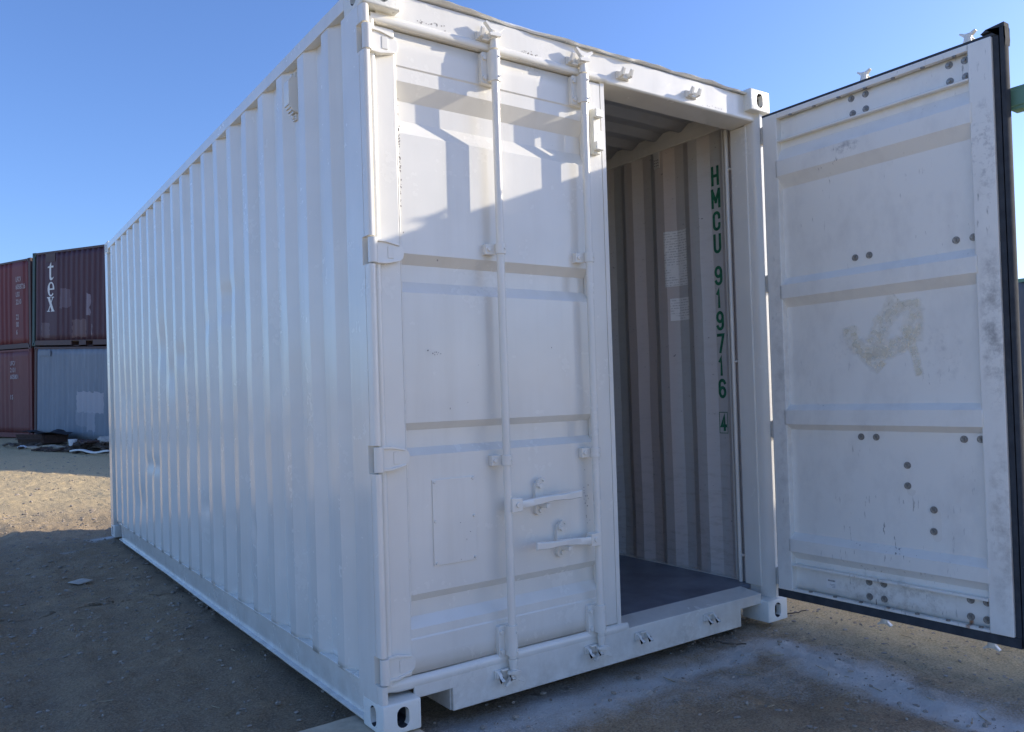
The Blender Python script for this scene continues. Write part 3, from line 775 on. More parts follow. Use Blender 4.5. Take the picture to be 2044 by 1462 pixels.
def make_door(T, is_left):
    outer = MAT['white'] if is_left else MAT['door_inner']
    door = obj('door', panel_mb(T), outer, box, smooth=26, solid=0.003)
    fm = MB()
    Tbox(fm, T, U0, FU0, 0.058, 0.108, 0.185, 2.728)
    Tbox(fm, T, FU1, U1, 0.058, 0.108, 0.185, 2.728)
    obj('door_stile', fm, outer, door, bevel=0.005)
    for z0, z1, v1 in ((2.700, 2.7275, 0.106), (2.572, 2.581, 0.107), (0.1855, 0.198, 0.106), (0.318, 0.330, 0.109)):
        obj('door_rail', Tbox(MB(), T, FU0 + .001, FU1 - .001, 0.077, v1, z0, z1), outer, door, bevel=0.002)
    rod_set(door, T, 0.590, 1, 0.806, 1, MAT['white'])
    rod_set(door, T, 1.083, 1, 0.606, -1, MAT['white'])
    for z in HINGE_Z: hinge(door, T, z, MAT['white'])
    return door

TL = lambda u, v, z: (0.022 + u, v, z)
TR = lambda u, v, z: (2.416 - (v - 0.020), 0.020 - u, z)
door_l = make_door(TL, True)
door_r = make_door(TR, False)
door_l['label'] = 'closed white door with painted data plate'
door_r['label'] = 'open door with worn white inside and dark rubber seal'

# left door extras --------------------------------------------------------
gk = MB()
gk.tube([(x, 0.0, 0.160 + 0.004 * float(fbm(np.array(x * 4), np.array(0.5), 2, 91))) for x in np.linspace(0.045, 1.30, 26)], [0.018] + [0.0255] * 24 + [0.021], 12)
gk.v = [(p[0], 0.060 + p[1] * 0.62, p[2]) for p in gk.v]
n_gk = len(gk.v)
gk.tube([(x, 0.0, 2.752) for x in np.linspace(0.050, 1.268, 14)], 0.0175, 12)
gk.v = gk.v[:n_gk] + [(p[0], 0.046 + p[1] * 0.5, p[2]) for p in gk.v[n_gk:]]
gk.tube([(0.053, 0.054, z) for z in np.linspace(0.17, 2.75, 30)], 0.0165, 12)
gk.box(1.238, 1.262, 0.057, 0.070, 0.170, 2.74)
obj('door_gasket', gk, MAT['white'], door_l, smooth=60)
zz = np.linspace(0.42, 2.70, 260)
wb = [0.0022 + 0.0035 * abs(float(fbm(np.array(z * 22), np.array(1.5), 3, 95))) + 0.003 * max(0, float(fbm(np.array(z * 5), np.array(7.5), 2, 97))) for z in zz]
obj('weld_bead', MB().tube([(0.1605, 0.0615, z) for z in zz], wb, 7), MAT['chipped'], door_l, smooth=60)
dp = MB().box(0.276, 0.480, 0.0672, 0.0740, 0.592, 0.938)
plate = obj('data_plate', dp, MAT['white'], door_l, bevel=0.0012)
for x, z in ((0.286, 0.928), (0.468, 0.930), (0.285, 0.770), (0.470, 0.775), (0.287, 0.602), (0.470, 0.604)):
    obj('plate_rivet', MB().cyl((x, 0.0677, z), (x, 0.0617, z), 0.0070, 10, 0.0045), MAT['white'], door_l, smooth=0)
lb = MB().box(1.165, 1.205, 0.030, 0.0585, 2.380, 2.590)
lb.box(1.160, 1.205, 0.004, 0.0305, 2.545, 2.582); lb.box(1.160, 1.205, 0.004, 0.0305, 2.392, 2.430)
lb.box(1.190, 1.245, 0.050, 0.0580, 2.440, 2.500)
obj('lock_bracket', lb, MAT['white_cast'], door_l, bevel=0.003)

def flakes(name, parent, spots, y):
    mb = MB(); r_ = random.Random(31)
    for (cx, cz, rx, rz, n) in spots:
        for _ in range(n):
            x = cx + r_.gauss(0, rx); z = cz + r_.gauss(0, rz); w = r_.uniform(.0012, .0042); h = r_.uniform(.0012, .0050); k = r_.randint(5, 7); a0 = r_.uniform(0, 6)
            mb.add([(x + w * r_.uniform(.5, 1.2) * math.cos(a0 + 6.283 * i / k), y, z + h * r_.uniform(.5, 1.2) * math.sin(a0 + 6.283 * i / k)) for i in range(k)], [tuple(range(k))])
    tag(obj(name, mb, MAT['flake'], parent, smooth=0), None, None, None, 'stuff')
flakes('paint_flakes', door_l, ((0.1695, 2.30, .002, .05, 26), (0.1705, 2.13, .002, .07, 22), (0.31, 1.45, .012, .006, 8), (0.60, 1.62, .2, .3, 5), (0.42, 0.66, .05, .04, 4), (1.075, 0.80, .01, .06, 16)), 0.0625)
flakes('paint_flakes', header, ((0.82, 2.772, .028, .004, 20), (0.29, 2.782, .03, .003, 12), (0.35, 2.79, .02, .003, 6), (2.0, 2.756, .05, .004, 10)), 0.0452)
# right door extras -------------------------------------------------------
gk = MB()
XG0, XG1 = 2.331, 2.374
gk.box(XG0 + 0.010, XG1, -1.2205, -1.1965, 0.142, 2.752)                       # inner lip of the free-edge seal
gk.prism([(XG0 + .022, -1.2205), (XG0 + .002, -1.2280), (XG0 + .004, -1.2440), (XG0 + .020, -1.2490), (XG1 + .004, -1.2440), (XG1 + .004, -1.2205)], 2, 0.142, 2.752)
gk.box(XG0 + 0.004, XG1, -1.2200, -0.020, 0.142, 0.1845)                       # bottom seal
gk.box(XG0 + 0.006, XG1, -1.2200, -0.020, 2.7285, 2.742)                       # top seal
gk.box(2.352, 2.374, -0.0265, -0.0100, 0.165, 2.735)                           # hinge side
gk.prism([(-1.150, 2.7500), (-1.172, 2.764), (-1.246, 2.772), (-1.250, 2.700), (-1.2475, 2.672), (-1.2475, 2.7500)], 0, XG0 + .004, XG1 + .006)  # flared corner
obj('door_gasket', gk, MAT['rubber'], door_r, bevel=0.003)
VB = 2.416 - (VF - .004 + .0016 - .020)
bolts = [(.531, 2.679), (.606, 2.678), (.536, 2.604), (.605, 2.606), (1.004, 2.677), (1.072, 2.675), (1.005, 2.604), (1.074, 2.603), (.523, 1.893), (.597, 1.894), (1.007, 1.895), (1.081, 1.895),
         (.520, 1.011), (.598, 1.011), (1.008, 1.012), (1.079, 1.014), (.747, .883), (.745, .787), (.863, .686), (.859, .587), (.531, .300), (.606, .303), (.531, .229), (.606, .231), (1.008, .304), (1.076, .305), (1.006, .230), (1.074, .229)]
b0 = MB().cyl((0, 0, 0), (-0.0035, 0, 0), 0.0165, 16).cyl((-0.0030, 0, 0), (-0.0065, 0, 0), 0.0125, 16, 0.011).cyl((-0.0060, 0, 0), (-0.0135, 0, 0), 0.0085, 6, 0.0075).mesh('door_bolt')
b0.materials.append(MAT['bolt'])
for i, (u, z) in enumerate(bolts):
    o = link('door_bolt', b0, None, door_r, smooth=35)
    deep = 0 if (z > 2.59 or z < 0.31) else -0.004
    o.location = (VB + deep - 0.0005, -u, z)
for k in range(7):
    obj('rail_stud', MB().cyl((2.336, -0.20 - 0.14 * k, 2.6995), (2.336, -0.20 - 0.14 * k, 2.694), 0.010, 8), MAT['bolt'], door_r, smooth=0)
    obj('rail_stud', MB().cyl((2.336, -0.22 - 0.14 * k, 0.198), (2.336, -0.22 - 0.14 * k, 0.204), 0.010, 8), MAT['bolt'], door_r, smooth=0)
obj('lock_box', MB().box(2.392, 2.452, -1.335, -1.235, 2.405, 2.505).box(2.386, 2.396, -1.31, -1.10, 2.42, 2.49), MAT['green_paint'], door_r, bevel=0.012)
# small barcode sticker and yellowed tape residue, lying on the sheet
st = MB().box(VB - 0.0012, VB - 0.0004, -0.352, -0.296, 0.232, 0.282)
stk = obj('sticker', st, MAT['white_plastic'], door_r, smooth=0)
bar = MB(); y = -0.345; random.seed(3)
while y < -0.305:
    w = random.choice([0.001, 0.0016, 0.0024]); bar.box(VB - 0.0018, VB - 0.0013, y, y + w * 0.8, 0.267, 0.275); y += w + random.choice([0.0010, 0.0018])
for k in range(3): bar.box(VB - 0.0018, VB - 0.0013, -0.345, -0.345 + 0.03 - 0.006 * k, 0.252 - 0.007 * k, 0.2532 - 0.007 * k)
obj('sticker_print', bar, MAT['rubber'], door_r, smooth=0)
XT = 2.416 - (VF + .0035 - .020)
def strokes(pts, w):
    """a smeared band with five points across; the 'cover' attribute falls off to its ragged edges."""
    P_ = []
    for (a, b) in zip(pts, pts[1:]):
        for i in range(8): P_.append((a[0] + (b[0] - a[0]) * i / 8, a[1] + (b[1] - a[1]) * i / 8))
    P_.append(pts[-1]); vs = []
    for i, p in enumerate(P_):
        q0 = P_[max(0, i - 2)]; q1 = P_[min(len(P_) - 1, i + 2)]
        d = Vector((q1[0] - q0[0], q1[1] - q0[1])).normalized(); nn = Vector((-d.y, d.x)) * w * 0.75
        for t in (-1, -.55, 0, .55, 1):
            k = t * (1 + 0.45 * float(fbm(np.array(p[0] * 25 + t), np.array(p[1] * 25), 2, 101)))
            vs.append((0, -(p[0] + nn.x * k), p[1] + nn.y * k))
    return MB().add(vs, grid_faces(len(P_), 5))
def on_door(mb, off):
    # follow the sheet's own waviness, 'off' in front of it
    def f(x, y, z):
        u = -(y - 0.020)
        w = 0.003 * float(fbm(np.array(u * 2.3 + 3), np.array(z * 1.7), 2, 81)) + 0.004 * math.exp(-((u - 1.03) / .05) ** 2 - ((z - 1.18) / .04) ** 2)
        return (2.416 - (VF + w + 0.0015 - 0.020) - off, y, z)
    return mb.map(f)
for i, (p, w) in enumerate((([(.478, 1.560), (.500, 1.475), (.585, 1.395), (.640, 1.335)], .060), ([(.600, 1.455), (.640, 1.545), (.700, 1.620), (.745, 1.660)], .070), ([(.790, 1.660), (.800, 1.560), (.790, 1.460)], .080), ([(.560, 1.420), (.660, 1.425), (.790, 1.470)], .065), ([(.790, 1.470), (.810, 1.36), (.825, 1.30)], .035))):
    o = obj('tape_residue', on_door(strokes(p, w), 0.0030 + 0.0007 * i), MAT['tape'], door_r, smooth=0)
    n_ = len(o.data.vertices); cov = np.tile([0.0, 0.8, 1.0, 0.8, 0.0], n_ // 5); cov[:5] *= 0.2; cov[-5:] *= 0.2
    at_ = o.data.attributes.new('cover', 'FLOAT', 'POINT'); at_.data.foreach_set('value', cov.astype(np.float32))

# inside the doorway: lashing bar, its ties, jamb channel -------------------
obj('door_jamb', MB().prism([(2.345, 0.098), (2.345, 0.205), (2.364, 0.205), (2.364, 0.098)], 2, 0.17, 2.727), MAT['white'], box, bevel=0.004)
lbm = MB().cyl((2.366, 0.252, 0.17), (2.366, 0.252, 2.75), 0.0125, 14)
for z in (2.52, 1.42, 0.32): lbm.cyl((2.366, 0.252, z), (2.372, 0.19, z), 0.008, 10)
obj('lashing_bar', lbm, MAT['white'], box, smooth=40)
obj('wall_seam', MB().box(2.392, 2.3965, 0.296, 0.306, 0.168, 2.77), MAT['white'], wall_r, smooth=0)
# vents
def vent():
    pts = [(0.042, 2.605), (0.014, 2.612), (-0.004, 2.640), (-0.004, 2.750), (0.012, 2.768), (0.042, 2.770)]
    mb = MB().prism(pts, 1, 0.800, 0.862)
    for k in range(4): mb.box(-0.006 + 0.007 * k, -0.003 + 0.007 * k, 0.804, 0.858, 2.600 + 0.012 * (3 - k), 2.609 + 0.012 * (3 - k))
    mb.box(0.030, 0.042, 0.812, 0.850, 2.575, 2.604); mb.box(0.030, 0.042, 0.812, 0.850, 2.770, 2.796)
    mb.cyl((0.032, 0.831, 2.588), (0.020, 0.831, 2.588), 0.009, 8); mb.cyl((0.032, 0.831, 2.784), (0.020, 0.831, 2.784), 0.009, 8)
    return mb
obj('side_vent', vent(), MAT['white'], wall_l, bevel=0.002)
obj('vent_plate', MB().box(2.388, 2.3935, 0.800, 0.850, 2.672, 2.775), MAT['old_white'], wall_r, bevel=0.001)
for i in range(3):
    for j in range(3): obj('vent_hole_shade', MB().cyl((2.3878, 0.811 + 0.014 * i, 2.690 + 0.017 * j), (2.3870, 0.811 + 0.014 * i, 2.690 + 0.017 * j), 0.0036, 8), MAT['rubber'], wall_r, smooth=0)  # dark discs stand in for the shade inside the vent holes

# green lettering on the inner wall, reading downwards
XW = W - 0.006 - 0.0045
def wall_x(y, z):      # inner face of the right wall
    prof = wall_profile(L - .13); D = float(np.interp(y, [p[0] for p in prof], [p[1] for p in prof]))
    dx = 0.006 + 0.036 * D + 0.0045 * float(fbm(np.array(y * 1.1), np.array(z * 0.9), 3, 31)) + 0.0022 * float(fbm(np.array(y * 6), np.array(z * 2.5), 2, 35))
    for (cy, cz, ry, rz, a) in [(0.9, 1.2, .2, .3, .008), (1.3, .5, .2, .2, -.008)]: dx += a * math.exp(-((y - cy) / ry) ** 2 - ((z - cz) / rz) ** 2)
    return W - dx
arc = lambda cx, cy, rx, ry, a0, a1, n=7: [(cx + rx * math.cos(R(a0 + (a1 - a0) * k / n)), cy + ry * math.sin(R(a0 + (a1 - a0) * k / n))) for k in range(n + 1)]
GLY = {'H': [[(0, 0), (0, 1)], [(1, 0), (1, 1)], [(0, .5), (1, .5)]], 'M': [[(0, 0), (0, 1)], [(1, 0), (1, 1)], [(.02, .97), (.5, .30)], [(.5, .30), (.98, .97)]],
       'C': [[(1, .70)] + arc(.5, .78, .5, .22, 0, 180) + arc(.5, .22, .5, .22, 180, 360) + [(1, .30)]], 'U': [[(0, 1)] + arc(.5, .24, .5, .24, 180, 360) + [(1, 1)]],
       '9': [arc(.5, .72, .5, .28, 0, 360, 14), [(1, .72)] + arc(.5, .24, .5, .24, 0, -160)], '6': [arc(.5, .28, .5, .28, 0, 360, 14), [(0, .28)] + arc(.5, .76, .5, .24, 180, 20)],
       '1': [[(.42, 0), (.42, 1), (.05, .80)]], '7': [[(0, 1), (1, 1), (.38, 0)]], '4': [[(.72, 0), (.72, 1), (0, .26), (1, .26)]]}
def letter(ch_, ztop, h=0.116, w=0.056, yc=0.392, sw=0.0180):
    mb = MB(); kk = 0
    for pl in GLY[ch_]:
        P2 = [((p[0] - .5) * (w - sw), sw / 2 + p[1] * (h - sw)) for p in pl]
        closed = (Vector(P2[0]) - Vector(P2[-1])).length < 1e-6
        L_, Rr = [], []
        for i, p in enumerate(P2):
            p = Vector(p); d0 = d1 = None
            pv = Vector(P2[i - 1]) if i > 0 else (Vector(P2[-2]) if closed else None)
            nx_ = Vector(P2[i + 1]) if i < len(P2) - 1 else (Vector(P2[1]) if closed else None)
            d0 = (p - pv).normalized() if pv is not None else None; d1 = (nx_ - p).normalized() if nx_ is not None else None
            d0 = d0 or d1; d1 = d1 or d0
            n0 = Vector((-d0.y, d0.x)); n1 = Vector((-d1.y, d1.x)); m = (n0 + n1)
            m = m.normalized() if m.length > 1e-4 else n0
            k = min(1.9, 1 / max(0.3, m.dot(n0)))
            e = Vector((0, 0))
            if not closed and i == 0: e = -d1 * sw / 2
            if not closed and i == len(P2) - 1: e = d0 * sw / 2
            L_.append(p + e + m * sw / 2 * k); Rr.append(p + e - m * sw / 2 * k)
        for i in range(len(P2) - 1):
            q = [L_[i], L_[i + 1], Rr[i + 1], Rr[i]]
            nsub = 6
            for t in range(nsub):
                quad = [q[0].lerp(q[1], t / nsub), q[0].lerp(q[1], (t + 1) / nsub), q[3].lerp(q[2], (t + 1) / nsub), q[3].lerp(q[2], t / nsub)]
                mb.add([(wall_x(yc - a.x, ztop - h + a.y) - 0.0032 - 0.0004 * kk, yc - a.x, ztop - h + a.y) for a in quad], [(0, 1, 2, 3)])
        kk += 1
    return obj('letter', mb, MAT['letter_green'], wall_r, smooth=0)
zt = 2.586
for c_ in 'HMCU': letter(c_, zt, w=0.068 if c_ == 'M' else 0.058); zt -= 0.134
zt = 1.994
for c_ in '919716': letter(c_, zt, w=0.046 if c_ == '1' else 0.058); zt -= 0.1335
letter('4', 1.118, 0.100, 0.048)
fr = MB(); ya, yb, za, zb_, s = 0.360, 0.424, 1.004, 1.130, 0.004
for y0, y1, z0, z1 in ((ya, yb, za, za + s), (ya, yb, zb_ - s, zb_), (ya, ya + s, za + s, zb_ - s), (yb - s, yb, za + s, zb_ - s)):
    fr.add([(wall_x(y, z) - 0.0035, y, z) for y, z in ((y0, z0), (y1, z0), (y1, z1), (y0, z1))], [(0, 1, 2, 3)])
obj('letter_box', fr, MAT['letter_green'], wall_r, smooth=0)
def notice(y0, y1, z0, z1):
    ys = np.linspace(y0, y1, 14); zs = np.linspace(z0, z1, 10)
    obj('notice', MB().add([(wall_x(y, z) - 0.0035, y, z) for y in ys for z in zs], grid_faces(14, 10)), MAT['paper'], wall_r, smooth=0)
notice(0.630, 0.790, 1.915, 2.262)
notice(0.622, 0.760, 1.700, 1.840)

# ------------------------------------------------------------------ yard containers
def yard_container(name, label, loc, rot, Hc, mats, group=None, pockets=(), flat=None, depth=0.036, Lc=6.058):
    """long side faces local -y, length along +x, origin at its lower left corner. mats: wall, rail, post."""
    c = empty(name, loc, rot)
    tag(c, label, 'shipping container', group)
    Wc = 2.438
    mw, mr, mp = mats
    for X0 in (0, Lc):
        for Y0 in (0, Wc):
            sx = 1 if X0 == 0 else -1; sy = 1 if Y0 == 0 else -1
            obj('corner_post', MB().box(min(X0, X0 + sx * 0.13), max(X0, X0 + sx * 0.13), min(Y0 + sy * .002, Y0 + sy * 0.12), max(Y0 + sy * .002, Y0 + sy * 0.12), 0.117, Hc - 0.117), mp if X0 == 0 else mr, c, bevel=0.006)
            for Z0, sz in ((0, 1), (Hc, -1)):
                m_ = MB()
                m_.v = [(X0 + sx * p[1], Y0 + sy * p[0], Z0 + sz * p[2]) for p in cv]; m_.f = list(cf)
                obj('corner_casting', m_, mp if X0 == 0 else mr, c, smooth=40)
    for Y0, sy in ((0, 1), (Wc, -1)):
        prof = [(0.13, 1)]
        x = 0.16
        while x < Lc - 0.2:
            for dx_, d in ((0, 1), (0.068, 0), (0.140, 0), (0.208, 1)):
                xx_ = x + dx_
                dd = d
                if flat and Y0 == 0 and flat[0] < xx_ < flat[1]: dd = 0
                prof.append((xx_, dd))
            x += 0.278
        prof = [p for p in prof if p[0] < Lc - 0.13] + [(Lc - 0.13, 1)]
        vs_ = []
        zs_ = np.linspace(0.16, Hc - 0.055, 14)
        for xv, d in prof:
            for zv in zs_: vs_.append((xv, Y0 + sy * (0.008 + depth * d + 0.008 * float(fbm(np.array(xv * 1.5), np.array(zv * 1.2 + Hc), 2, 111))), zv))
        obj('side_wall', MB().add(vs_, grid_faces(len(prof), len(zs_))), mw, c, smooth=18, solid=0.004)
        obj('top_rail', MB().box(0.179, Lc - 0.179, min(Y0 + sy * .002, Y0 + sy * .06), max(Y0 + sy * .002, Y0 + sy * .06), Hc - 0.075, Hc - 0.012), mr, c, bevel=0.004)
        br = MB(); xs = [0.179] + [q for p in (pockets if Y0 == 0 else ()) for q in p] + [Lc - 0.179]
        for a, b in zip(xs[::2], xs[1::2]): br.box(a, b, min(Y0 + sy * .004, Y0 + sy * .05), max(Y0 + sy * .004, Y0 + sy * .05), 0.02, 0.17)
        for p in (pockets if Y0 == 0 else ()): br.box(p[0], p[1], 0.004, 0.05, 0.145, 0.17)
        obj('bottom_rail', br, mr, c, bevel=0.004)
    for X0, sx in ((0, 1), (Lc, -1)):
        prof = [(0.12 + 0.09 * k + e, (k % 2)) for k in range(24) for e in (0, 0.06)]
        vs_ = [(X0 + sx * (0.02 + 0.04 * d), min(yv, Wc - .12), zv) for yv, d in prof for zv in (0.12, Hc - 0.1)]
        obj('end_wall', MB().add(vs_, grid_faces(len(prof), 2)), mw, c, smooth=18, solid=0.004)
        obj('end_rail', MB().box(min(X0 + sx * .004, X0 + sx * .07), max(X0 + sx * .004, X0 + sx * .07), 0.163, Wc - 0.163, Hc - 0.11, Hc - 0.01).box(min(X0 + sx * .004, X0 + sx * .07), max(X0 + sx * .004, X0 + sx * .07), 0.163, Wc - 0.163, 0.01, 0.13), mr, c, bevel=0.004)
    obj('roof_panel', MB().box(0.05, Lc - 0.05, 0.055, Wc - 0.055, Hc - 0.03, Hc - 0.014), mr, c, smooth=0)
    obj('floor_panel', MB().box(0.06, Lc - 0.06, 0.055, Wc - 0.055, 0.13, 0.155), MAT['timber_dark'], c, smooth=0)
    for p in pockets: obj('fork_pocket', MB().box(p[0], p[1], 0.052, 1.2, 0.0, 0.02).box(p[0] - .006, p[0], 0.006, 1.2, 0.0, 0.14).box(p[1], p[1] + .006, 0.006, 1.2, 0.0, 0.14), mr, c, smooth=0)
    return c

ROW_A = math.atan2(-0.925, 0.38)
ex = Vector((0.38, -0.925, 0)).normalized(); ey = Vector((0.925, 0.38, 0)).normalized()
O0 = Vector((0.89, 26.15, 0.0))
def row(d, back, z): 
    p = O0 + ex * d + ey * back; return (p.x, p.y, z)
TILT = 0.052
rotT = (Matrix.Rotation(ROW_A, 4, 'Z') @ Matrix.Rotation(TILT, 4, 'Y')).to_euler()
grey_c = yard_container('blue_grey_container', 'pale blue-grey container with a lighter repainted patch, under the maroon one', row(0, 0, 0.33), rotT, 2.88, (MAT['grey_blue'], MAT['brown'], MAT['brown']), 'containers in the far stack', depth=0.014)
tex_c = yard_container('maroon_container', 'maroon container with white letters tex, stacked on the blue-grey one', row(-0.03, 0.02, 3.235), rotT, 2.88, (MAT['maroon'], MAT['brown'], MAT['dark_green']), 'containers in the far stack',
                       pockets=((2.22, 2.62), (2.98, 3.34)), flat=(0.74, 1.36))
rotU = (Matrix.Rotation(ROW_A, 4, 'Z') @ Matrix.Rotation(0.02, 4, 'Y')).to_euler()
red_low = yard_container('red_container', 'dull red container on the ground left of the blue-grey one', row(-6.35, 0.10, 0.47), rotU, 2.84, (MAT['red_low'], MAT['red_low'], MAT['red_low']), 'containers in the far stack', flat=(4.9, 5.8), depth=0.016)
red_up = yard_container('red_container', 'faded red container with white number lines, stacked left of the maroon one', row(-6.30, 0.10, 3.31), rotU, 2.84, (MAT['red'], MAT['brown'], MAT['red']), 'containers in the far stack', flat=(5.05, 5.65))
hid = []
for k in range(2):  # unseen containers, placed so their shadows bound the sunlit ground
    p = row(6.6 + 6.25 * k, 0.9, 0.0); z = float(ground_z(p[0], p[1]))
    yard_container('rust_container', 'rust brown container hidden behind the white one, %s' % ('beside the blue-grey one' if k == 0 else 'nearer the camera'), (p[0], p[1], z), (0, 0, ROW_A), 2.591, (MAT['brown'], MAT['brown'], MAT['brown']), 'containers hidden in the far row')
p = (13.7, 7.6); yard_container('slate_container', 'slate grey container with green top rail seen past the open door', (p[0], p[1], 0.40), (0, 0, R(-90)), 2.591, (MAT['grey'], MAT['green_paint'], MAT['grey']))
p = (8.75, -0.75); yard_container('shade_container', 'unseen short container, added outside the frame to shade the ground by the door', (p[0], p[1], float(ground_z(8.75, -2))), (0, 0, R(-90)), 2.896, (MAT['grey'], MAT['grey'], MAT['grey']), Lc=2.991)  # added unseen caster, kept short so sun still reaches the ground in front

# serif letters t, e, x on the maroon wall (flat print, built as thin plates)
def poly_plate(mb, pts, y): mb.add([(a, y, b) for a, b in pts], [tuple(range(len(pts)))])
YL = -0.004
def tex_letters():
    t = MB(); x0, z0, w, h = 0.90, 1.99, 0.34, 0.56
    P = lambda a, b: (x0 + a * w, z0 + b * h)
    poly_plate(t, [P(.28, .18), P(.58, .18), P(.58, 1.0), P(.28, .78)], YL); poly_plate(t, [P(0, .68), P(.28, .68), P(.28, .78), P(0, .74)], YL); poly_plate(t, [P(.58, .68), P(.95, .68), P(.95, .78), P(.58, .78)], YL)
    poly_plate(t, [P(.28, .18), P(.34, .06), P(.46, 0), P(.66, 0), P(.86, .06), P(.98, .15), P(.94, .18), P(.8, .12), P(.66, .12), P(.58, .18)], YL)
    e = MB(); x0, z0, w, h = 0.90, 1.50, 0.38, 0.44
    cx, cz = x0 + w / 2, z0 + h / 2; n = 26; a0, a1 = R(-6), R(318)
    ring = []
    for k in range(n + 1):
        a = a0 + (a1 - a0) * k / n
        th = 0.13 - 0.05 * abs(math.sin(a)) if math.cos(a) < 0 else 0.10 - 0.045 * abs(math.sin(a))
        ring.append(((cx + w / 2 * math.cos(a), YL, cz + h / 2 * math.sin(a)), (cx + (w / 2 - th) * math.cos(a), YL, cz + (h / 2 - .045) * math.sin(a))))
    e.add([p for r_ in ring for p in r_], [(2 * k, 2 * k + 1, 2 * k + 3, 2 * k + 2) for k in range(n)])
    poly_plate(e, [(cx - 0.11, cz - 0.02), (cx + w / 2 - .01, cz - 0.02), (cx + w / 2 - .01, cz + 0.02), (cx - 0.11, cz + 0.02)], YL - .0006)
    x = MB(); x0, z0, w, h = 0.87, 1.04, 0.42, 0.44
    P = lambda a, b: (x0 + a * w, z0 + b * h)
    poly_plate(x, [P(.08, .96), P(.38, .96), P(.94, .05), P(.62, .05)], YL); poly_plate(x, [P(.72, .96), P(.82, .96), P(.26, .05), P(.14, .05)], YL - .0006)
    for a, b, z in ((0, .48, .95), (.62, .95, .95), (0, .40, 0), (.52, 1.0, 0)): poly_plate(x, [P(a, z), P(b, z), P(b, z + .06), P(a, z + .06)], YL - .0012)
    return t, e, x
wall_tex = [o for o in tex_c.children if o.name.startswith('side_wall')][0]
for m_ in tex_letters(): obj('letter', m_.map(lambda a, b, c: (a, b, c)), MAT['letter_white'], wall_tex, smooth=0)
obj('header_plate', MB().box(0.78, 1.32, -0.006, 0.0, 2.545, 2.80), MAT['brown'], wall_tex, smooth=0)
wall_up = [o for o in red_up.children if o.name.startswith('side_wall')][0]
wall_lo = [o for o in red_low.children if o.name.startswith('side_wall')][0]
def lines(parent, x, z, rows, h, y, mat, wfac=0.62):
    for s in rows:
        if s:
            me = text_mesh(s, h, len(s) * h * wfac, bold=0.02)
            place_text('letter', me, mat, parent, (x + len(s) * h * wfac / 2, y, z - h), (1, 0, 0), (0, 0, 1))
        z -= h * 1.45
lines(wall_up, 5.17, 2.30, ['UFCV', '6058726', 'USX', '2210', '', '22', '00', '6'], 0.165, -0.006, MAT['letter_faded'], 0.50)
lines(wall_lo, 4.75, 2.47, ['UFCV', '2101', '605801', '', '', '15'], 0.15, -0.006, MAT['letter_faded'], 0.55)
obj('header_plate', MB().box(0.32, 0.95, -0.02, 0.004, 2.60, 2.76), MAT['grey_blue'], [o for o in grey_c.children if o.name.startswith('side_wall')][0], smooth=0)

# ------------------------------------------------------------------ debris in front of the stack
def on_row(d, off):
    p = O0 + ex * d - ey * off; return p.x, p.y, float(ground_z(p.x, p.y)) - 0.012
def lay(name, label, cat, d, off, mb, mat, rz=0.0, dz=0.0, group=None, bevel=0.0, smooth=35, tilt=0.0):
    x, y, z = on_row(d, off)
    o = obj(name, mb, mat, smooth=smooth, bevel=bevel); o.location = (x, y, z + dz); o.rotation_euler = (tilt, 0, ROW_A + rz)
    return tag(o, label, cat, group)
tr = MB().prism([(-0.32, 0.0), (0.32, 0.0), (0.40, 0.27), (0.35, 0.27), (0.28, 0.05), (-0.28, 0.05), (-0.34, 0.25), (-0.40, 0.27)], 0, 0, 1.3)
tr.box(0.0, 0.03, -0.30, 0.30, 0.05, 0.24).box(1.27, 1.30, -0.30, 0.30, 0.05, 0.24).box(-0.01, 1.31, -0.41, -0.38, 0.12, 0.15)
lay('skip_tray', 'rusty dark steel tray on the ground below the blue-grey container', 'tray', 1.25, 0.75, tr, MAT['rust'], 0.05, 0.02, bevel=0.004)
sh = MB().add([(x_, y_, 0.31 + 0.20 * float(fbm(np.array(x_ * 3.1), np.array(y_ * 2.5), 3, 131))) for x_ in np.linspace(0, 1.5, 14) for y_ in np.linspace(-0.45, 0.4, 8)], grid_faces(14, 8))
o = lay('dark_sheet', 'crumpled black sheet lying over the rusty steel tray', 'sheet', 1.25, 0.75, sh, MAT['black_plastic'], 0.05, 0.02)
bk = MB().cyl((0, 0, 0), (0, 0, 0.24), 0.09, 18, 0.11); bk.cyl((0, 0, 0.235), (0, 0, 0.25), 0.116, 18)
bk.tube([(0.113 * math.cos(t_), 0.0, 0.24 - 0.08 * math.sin(t_)) for t_ in np.linspace(0, math.pi, 10)], 0.005, 6)
lay('white_bucket', 'small white bucket between the steel tray and the scrap pile', 'bucket', 4.10, 1.05, bk, MAT['white_plastic'], 0, 0.03, smooth=40)
random.seed(21)
